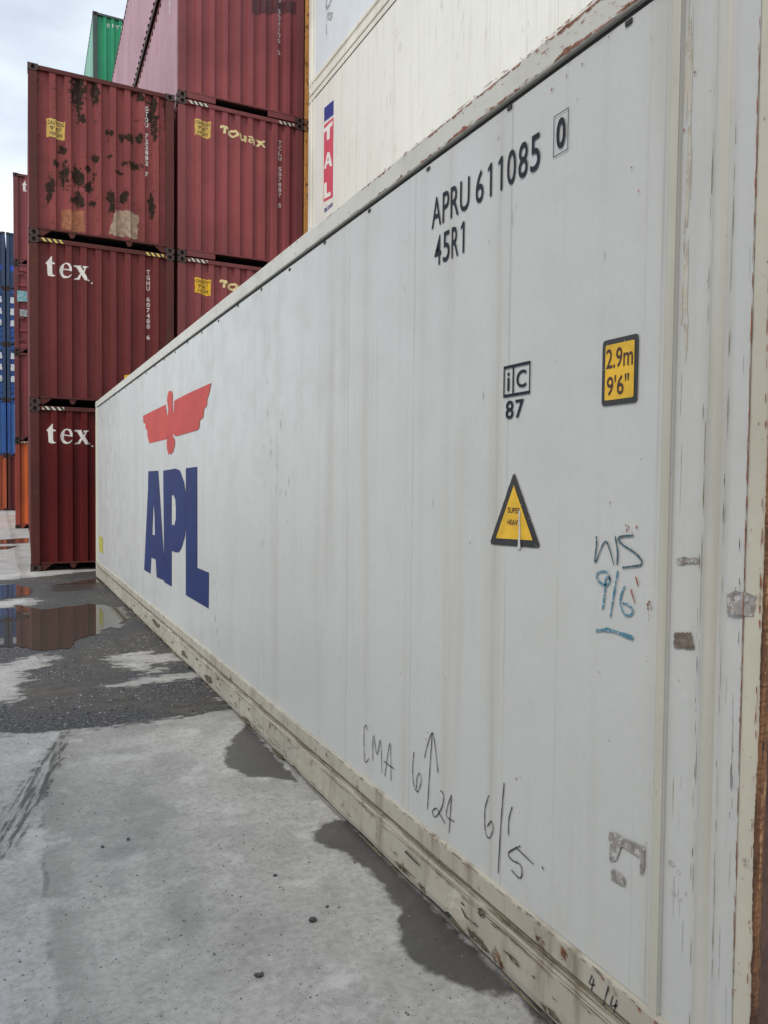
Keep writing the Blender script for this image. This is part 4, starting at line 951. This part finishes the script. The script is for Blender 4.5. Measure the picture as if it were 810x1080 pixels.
gR = 'white refrigerated containers'
main = reefer('long white container in front with red bird, blue letters and black serial number', 0, 0, 1, 'white_side', 'white_trim', 'white_rail', 'low_rail', 'casting_pale', gR, True)

# markings on the long white container, all as painted sheets lying on the panel
on_side(poly_bm(D['eagle']), .0035, 'bird_emblem', main, M['ink_red'], 'red spread-wing bird emblem')
on_side(poly_bm(D['apl_a']), .0035, 'logo_letter', main, M['ink_navy'], 'blue letter A')
on_side(poly_bm(D['apl_p']), .0035, 'logo_letter', main, M['ink_navy'], 'blue letter P')
on_side(poly_bm(D['apl_l']), .0035, 'logo_letter', main, M['ink_navy'], 'blue letter L')
def mtext(txt, ya, yb, z0, z1, w=.0, gap=1.0):
    bm = text_bm(txt, 0, 1, z0, z1, w, gap)
    for v in bm.verts: v.co.x = ya + (yb - ya) * v.co.x
    return bm
def digit(c, y, w, z0, z1):
    """one condensed stencil-like character, w wide, starting at y"""
    if c == '1':
        s = w * .24; m = y - w * .50; h = z1 - z0
        return poly_bm([[(m, z0), (m - s * .9, z0), (m - s * .9, z1), (m - s * .1, z1), (m + w * .28, z1 - h * .13), (m + w * .28, z1 - h * .22), (m, z1 - h * .15)]])
    return mtext(c, y, y - w * .96, z0, z1, .004)
def rect(y0, y1, z0, z1): return [(y0, z0), (y1, z0), (y1, z1), (y0, z1)]
on_side(join(mtext('APRU', 1.400, 1.150, 2.528, 2.638, .004, 1.05), *[digit(c, 1.112 - i * .0582, .047, 2.526, 2.634) for i, c in enumerate('611085')]), .0035, 'serial_number', main, M['ink_black'], 'black serial number APRU 611085')
on_side(mtext('0', .703, .664, 2.548, 2.635, .022), .0035, 'check_digit', main, M['ink_black'], 'boxed black digit 0')
on_side(poly_bm([rect(.652, .716, 2.533, 2.650), rect(.6545, .7135, 2.5355, 2.6475)]), .0035, 'check_digit_box', main, M['ink_black'])
on_side(join(*[digit(c, 1.376 - q, .047, 2.386, 2.494) for q, c in zip((0, .058, .116, .164), '45R1')]), .0035, 'type_code', main, M['ink_black'], 'black type code 45R1')
ic = on_side(poly_bm([rect(.803, .938, 1.863, 1.962), rect(.808, .884, 1.872, 1.953), rect(.891, .932, 1.872, 1.953)]), .0035, 'code_frame', main, M['ink_black'])
on_side(join(mtext('i', .918, .906, 1.882, 1.940, .01), mtext('C', .871, .822, 1.886, 1.940, .012)), .0035, 'code_letters', main, M['ink_black'])
on_side(mtext('87', .924, .832, 1.793, 1.851, .012, 1.1), .0035, 'code_number', main, M['ink_black'])
st_ = on_side(poly_bm([rounded(rect(.372, .498, 1.797, 1.970), .012)]), .0030, 'height_sticker', main, M['decal_black'], 'yellow and black height sticker reading 2.9m 9 6')
on_side(poly_bm([rounded(rect(.384, .486, 1.811, 1.956), .005)]), .0040, 'sticker_field', st_, M['ink_yellow'])
on_side(join(mtext('2.9m', .482, .388, 1.893, 1.945, .009), mtext("9'6\"", .478, .400, 1.822, 1.874, .009)), .0050, 'sticker_text', st_, M['decal_text'])
tri = D['tri'][0]
big = rounded(tri, .018); 
w_ = on_side(poly_bm([rough_poly(big, .0006, .012, 2)]), .0030, 'warning_triangle', main, M['decal_black'], 'yellow and black triangle reading super heavy')
on_side(poly_bm([ring(tri, .0215)]), .0040, 'triangle_field', w_, M['ink_yellow'])
on_side(join(mtext('SUPER', .902, .838, 1.497, 1.514, .012), mtext('HEAVY', .902, .838, 1.459, 1.476, .012)), .0050, 'triangle_text', w_, M['decal_text'])
on_side(poly_bm([rough_poly([(.846, 1.505), (.838, 1.505), (.836, 1.45), (.834, 1.388), (.848, 1.386), (.842, 1.43)], .002, .01, 8)]), .0058, 'torn_strip', w_, M['white_side'])
BS = D['black_strokes']
for q, lb in ((BS[0:4], 'black marker handwriting CMA'), (BS[4:9], 'black marker handwriting 6 and 24 with an arrow'), (BS[9:], 'black marker handwriting 6 and 15')):
    on_side(stroke_bm(q, .0042, 1), .0035, 'handwriting', main, M['pen'], lb)
on_side(stroke_bm(D['blue_dark'], .0048, 2), .0035, 'handwriting', main, M['pen_teal'], 'teal handwriting WS')
on_side(join(stroke_bm(D['blue_light'], .0052, 3), stroke_bm(D['blue_bar'], .009, 4)), .0035, 'handwriting', main, M['pen_blue'], 'blue crayon handwriting 9 6 with a bar')
on_side(stroke_bm(D['rust_ticks'], .004, 5), .0035, 'rust_scratch', main, M['rust_tick'])
on_side(stroke_bm(D['rail_strokes'], .0042, 6), .0155, 'handwriting', main, M['pen'], 'black marker 4 4 on the lower rail')
for i, (p, mt, off) in enumerate(zip(D['residue'], ('brown_patch', 'residue', 'residue', 'residue', 'residue'), (.0035, .0075, .0035, .0035, .0035))):
    on_side(poly_bm([rough_poly(p, .0022, .006, i + 11)]), off, 'sticker_residue', main, M[mt], 'brown scrap of old sticker' if i == 0 else None)
on_side(poly_bm([D['flap'][0]]), .0035, 'yellow_decal', main, M['yellow_flap'], 'tall narrow yellow decal at the far end')
rv = bmesh.new()
bx_ = []
for k in range(24):
    y_ = .42 + k * .5; z_ = 2.768 + .004 * math.sin(k * 2.1)
    bx_.append((-.004, .002, y_, y_ + .022, z_ - .008, z_ + .004))
obj('drip_clip', boxes('drip_clip', bx_), main, M['gasket'])
# flaking rust along the near vertical edge, wrapping on to the end face
rng = random.Random(77); V, F = [], []; nzz = 420
for k in range(nzz + 1):
    z_ = .12 + (2.77 - .12) * k / nzz
    low_ = 1 - min(1, abs(z_ - .45) / 1.2)
    e = .0035 + max(0, (.001 + .0065 * low_) * (.75 + 1.1 * mnoise.noise(Vector((0, 3, z_ * 3))) + .9 * mnoise.noise(Vector((5, 3, z_ * 19)))) + .0012 * rng.uniform(-1, 1))
    V += [(-.0065, e, z_), (-.0085 - .003 * rng.random(), .0025 + .001 * rng.random(), z_), (-.004, -.002 - .004 * rng.random(), z_), (.010, -.0035, z_)]
for k in range(nzz):
    for i in range(3): F.append((4 * k + i, 4 * k + i + 1, 4 * k + i + 5, 4 * k + i + 4))
obj('rust_flake', mesh_from('rust_flake', V, F, M['rust_end'], fix=False), main)['label'] = 'flaking orange brown rust along the near edge'
obj('rusted_face', boxm('rusted_face', (.0105, .112, -.0025, .0038, .122, 2.768)), main, M['rust_face'])
def edge_rust(y0, y1, z_, sgn, amp, off, seed, bias=0.0, fall=None):
    V, F = [], []; n = int((y1 - y0) / .006); prev = False
    for k in range(n + 1):
        y_ = y0 + (y1 - y0) * k / n
        h = amp * (bias + 1.1 * mnoise.noise(Vector((y_ * 7, seed, 0))) + .8 * mnoise.noise(Vector((y_ * 31, seed, 3))) + .5 * mnoise.noise(Vector((y_ * 110, seed, 6))))
        if fall: h -= amp * fall * (y_ - y0) / (y1 - y0)
        if h > .0012:
            V += [(-off, y_, z_), (-off, y_, z_ + sgn * h)]
            if prev: b = len(V); F.append((b - 4, b - 3, b - 1, b - 2))
            prev = True
        else: prev = False
    me = mesh_from('rail_rust', V, F, M['rust_pale']); o = obj('rail_rust', me, main); o['kind'] = 'stuff'; o['label'] = 'orange brown rust along a rail edge'
edge_rust(.05, 3.2, 2.8755, -1, .016, .0117, 3, .45, .7); edge_rust(.05, 2.4, 2.7985, 1, .016, .0117, 8, .35, .6); edge_rust(.05, 1.2, 2.852, -1, .012, .0118, 33, .0, .3); edge_rust(.05, 12., 2.8755, -1, .006, .0116, 14, -.15); edge_rust(.06, 12., 2.7985, 1, .005, .0116, 15, -.2)
edge_rust(.06, .55, .2735, -1, .05, .0148, 23, .5, 1.1); edge_rust(.2, 6, .2735, -1, .006, .0146, 29, -.1)
for i_, p in enumerate(D['scrapes']): on_side(poly_bm([rough_poly(p, .0018, .008, i_)]), .0172, 'rail_scrape', main, M['scrape'])
# chipped paint, grime and scuffs along the joints
def chips(lst, off, name, seed, mat, label=None, parent=None):
    rng = random.Random(seed); V, F = [], []
    for (y0, y1, z0, sz, n, ly, lz) in lst:
        for _ in range(n):
            cy, cz = rng.uniform(y0, y1), z0 + rng.gauss(0, sz); a, b = ly * rng.uniform(.25, 1.3), lz * rng.uniform(.3, 1.3); k = rng.randint(6, 9); q0 = len(V)
            for q in range(k):
                an = 6.283 * q / k; V.append((-off - 8e-6 * len(F), cy + a * math.cos(an) * rng.uniform(.5, 1.2), cz + b * math.sin(an) * rng.uniform(.4, 1.2)))
            F.append(tuple(range(q0 + k - 1, q0 - 1, -1)))
    me = mesh_from(name, V, F, M[mat], fix=False); o = obj(name, me, parent or main); o['kind'] = 'stuff'
    if label: o['label'] = label
chips([(.3, 6, .280, .0016, 90, .012, .0016), (.3, 2.5, .281, .002, 40, .022, .0016), (.3, 12, .279, .002, 90, .014, .0015)], .0155, 'paint_chip', 21, 'chip_dark', 'dark chips along the panel edge')
chips([(.2, 12, .2785, .004, 60, .012, .0015)], .0150, 'paint_chip', 22, 'chip_pale')
chips([(.2, 12, .161, .002, 190, .045, .0014), (.2, 3, .158, .004, 24, .035, .002)], .0163, 'paint_chip', 23, 'chip_brown')
chips([(.3, 3.4, .09, .03, 9, .02, .004), (3.4, 12, .12, .02, 16, .03, .012), (1.30, 1.5, .125, .006, 2, .04, .007), (.98, 1.1, .10, .006, 2, .04, .007), (1.55, 1.62, .09, .004, 1, .04, .007)], .0165, 'rail_scuff', 24, 'chip_dark')
chips([(.2, 12, .203, .0025, 170, .14, .0035), (.2, 12, .188, .002, 120, .16, .003), (.2, 12, .160, .0012, 120, .14, .0016)], .0106, 'rail_grime', 41, 'grime_olive', 'olive grime along the groove of the lower rail')
chips([(.2, 12, .05, .02, 60, .10, .006), (.2, 12, .012, .004, 60, .12, .006)], .0128, 'rail_grime', 42, 'grime_olive')
chips([(.2, 12, .11, .03, 24, .04, .005)], .0160, 'rail_scuff', 25, 'chip_brown')
chips([(.166, .170, 1.0, .45, 16, .0010, .022), (.104, .110, 1.1, .5, 6, .0010, .03), (.058, .072, 1.1, .6, 12, .0011, .03), (.050, .053, 1.3, .8, 40, .0008, .008)], .0066, 'trim_scuff', 26, 'chip_dark', 'dark scuffs down the ribbed edge')
chips([(.18, .245, .75, .25, 9, .0016, .05), (.07, .10, .7, .3, 9, .0014, .06), (.18, .25, .66, .05, 6, .012, .006)], .0008, 'trim_scuff', 27, 'chip_grey')
chips([(.31, 9, 2.2, .3, 14, .002, .05), (.31, 11.5, 1.3, .6, 24, .002, .02), (2.9, 3.5, 1.7, .3, 26, .004, .03), (4.2, 4.6, .75, .12, 9, .006, .05), (9.9, 10.3, 1.4, .4, 12, .006, .03)], .0030, 'panel_scuff', 28, 'chip_grey', 'faint grey scuffs on the panel')
chips([(.31, 5, 1.3, .7, 46, .0022, .003)], .0032, 'panel_scuff', 29, 'chip_dark')
chips([(.2880, .2890, 1.3, .8, 40, .0007, .07), (.1655, .1675, 1.3, .8, 34, .0007, .06), (.1070, .1090, 1.3, .8, 34, .0007, .06), (.0545, .0555, 1.3, .8, 34, .0006, .06)], .0012, 'edge_grime', 61, 'grime_olive', 'olive grime down the ribbed edge')
chips([(.222, .244, 2.35, .22, 9, .006, .20), (.225, .244, 1.7, .4, 8, .004, .12)], .0010, 'edge_stain', 62, 'chip_cream', 'brownish streaks at the top of the ribbed edge')
chips([(.0495, .0515, 1.6, .75, 170, .0013, .024), (.012, .045, .9, .6, 30, .0016, .004), (.009, .014, 1.6, .5, 40, .0016, .02)], .0068, 'post_rust', 63, 'rust_tick', 'rust specks on the near corner post')
chips([(.3, 12, 2.884, .002, 70, .03, .002), (.3, 1.6, 2.880, .003, 40, .014, .0016), (.28, 1.0, 2.876, .006, 46, .010, .0018), (.28, 1.2, 2.801, .004, 70, .014, .0015), (.28, .8, 2.84, .02, 24, .008, .0014), (.3, 1.5, 2.797, .002, 36, .02, .002)], .0125, 'rail_rust', 30, 'rust_tick', 'reddish rust along the top rail')
chips([(.3, 12, 2.84, .03, 16, .012, .003), (.3, 12, 2.795, .001, 60, .02, .001)], .0123, 'rail_scuff', 31, 'chip_dark')
# stains with a shape of their own: rust bleeding along the top rail and joint, scuffs on the lower rail
def rust_marks(lst, off, name, seed, mat):
    rng = random.Random(seed); bms = []
    for (y_, z_, a, b, n) in lst:
        for _ in range(n):
            cy, cz = y_ + rng.gauss(0, a), z_ + rng.gauss(0, b); r_ = rng.uniform(.001, .0042)
            k = rng.randint(5, 8); bms.append(poly_bm([[(cy + r_ * rng.uniform(.5, 1.3) * math.cos(6.283 * q / k), cz + r_ * 1.3 * rng.uniform(.4, 1.2) * math.sin(6.283 * q / k)) for q in range(k)]]))
    return on_side(join(*bms), off, name, main, M[mat])
rust_marks([(.40, 1.475, .016, .008, 9), (.315, 1.275, .006, .02, 9), (.52, 2.74, .25, .006, 10), (1.2, .60, .3, .15, 6), (4., .45, 1., .1, 12), (.6, 2.3, .3, .4, 10), (3.4, 1.8, .05, .3, 14)], .0036, 'rust_spot', 3, 'rust_tick')

c4 = reefer('cream white container with vertical red and blue decal, behind the near white one', 3.72, 0, 3, 'cream_side', 'cream_rail', 'cream_rail', 'cream_rail', 'casting_pale', gR)
for lv in (1, 2): reefer('white refrigerated container hidden behind the long near one', 3.72, 0, lv, 'cream_side', 'cream_rail', 'cream_rail', 'cream_rail', 'casting_pale', gR)
chips([(2, 11.9, 1.4, .7, 60, .006, .10), (8.6, 9.2, 1.5, .6, 14, .012, .12), (10.2, 10.9, 1.2, .5, 10, .01, .06), (4, 8, 1.8, .5, 30, .008, .12)], .002, 'panel_scuff', 51, 'chip_tan', 'tan scuffs on the cream panel', c4)
chips([(2, 11.9, 1.4, .7, 30, .005, .03)], .0022, 'panel_scuff', 52, 'chip_grey', None, c4)
c5 = reefer('pale blue white refrigerated container at the top edge with worn grey letters', 3.72, 0, 4, 'pale_side', 'cream_rail', 'cream_rail', 'cream_rail', 'casting_pale', gR)
def dz(p, k): return [[(a, b - k) for a, b in q] for q in p]
k2 = 2 * H
ys0, ys1 = 11.025, 11.443
on_side(poly_bm([[(ys1, 8.21 - k2), (ys0, 8.165 - k2), (ys0, 7.914 - k2), (ys1, 7.97 - k2)]]), .0025, 'decal_block', c4, M['tal_blue'], 'navy block at the top of the decal')
tr = on_side(poly_bm([[(ys1, 7.912 - k2), (ys0, 7.874 - k2), (ys0, 6.523 - k2), (ys1, 6.572 - k2)]]), .0025, 'decal_panel', c4, M['tal_red'], 'tall pink red decal reading TAL')
for kk in ('tal_t', 'tal_a', 'tal_l'): on_side(poly_bm(dz(D[kk], k2)), .0045, 'decal_letter', tr, M['tal_white'])
on_side(mtext('tal.com', 11.41, 11.03, 6.37 - k2, 6.47 - k2, .03), .0025, 'decal_caption', c4, M['tal_blue'])
k3 = 3 * H
on_side(join(stroke_bm([[(11.40, 9.90 - k3), (11.36, 10.14 - k3), (11.20, 10.3 - k3), (11.08, 10.12 - k3), (11.10, 9.98 - k3), (11.25, 9.88 - k3), (11.39, 9.90 - k3)]], .06, 3),
             poly_bm([[(11.39, 9.72 - k3), (11.31, 9.80 - k3), (11.08, 9.66 - k3), (11.16, 9.56 - k3)]]), stroke_bm([[(11.38, 9.62 - k3), (11.37, 9.44 - k3)]], .035, 5)), .0025, 'worn_letters', c5, M['grey_mark'], 'worn grey vertical letters')
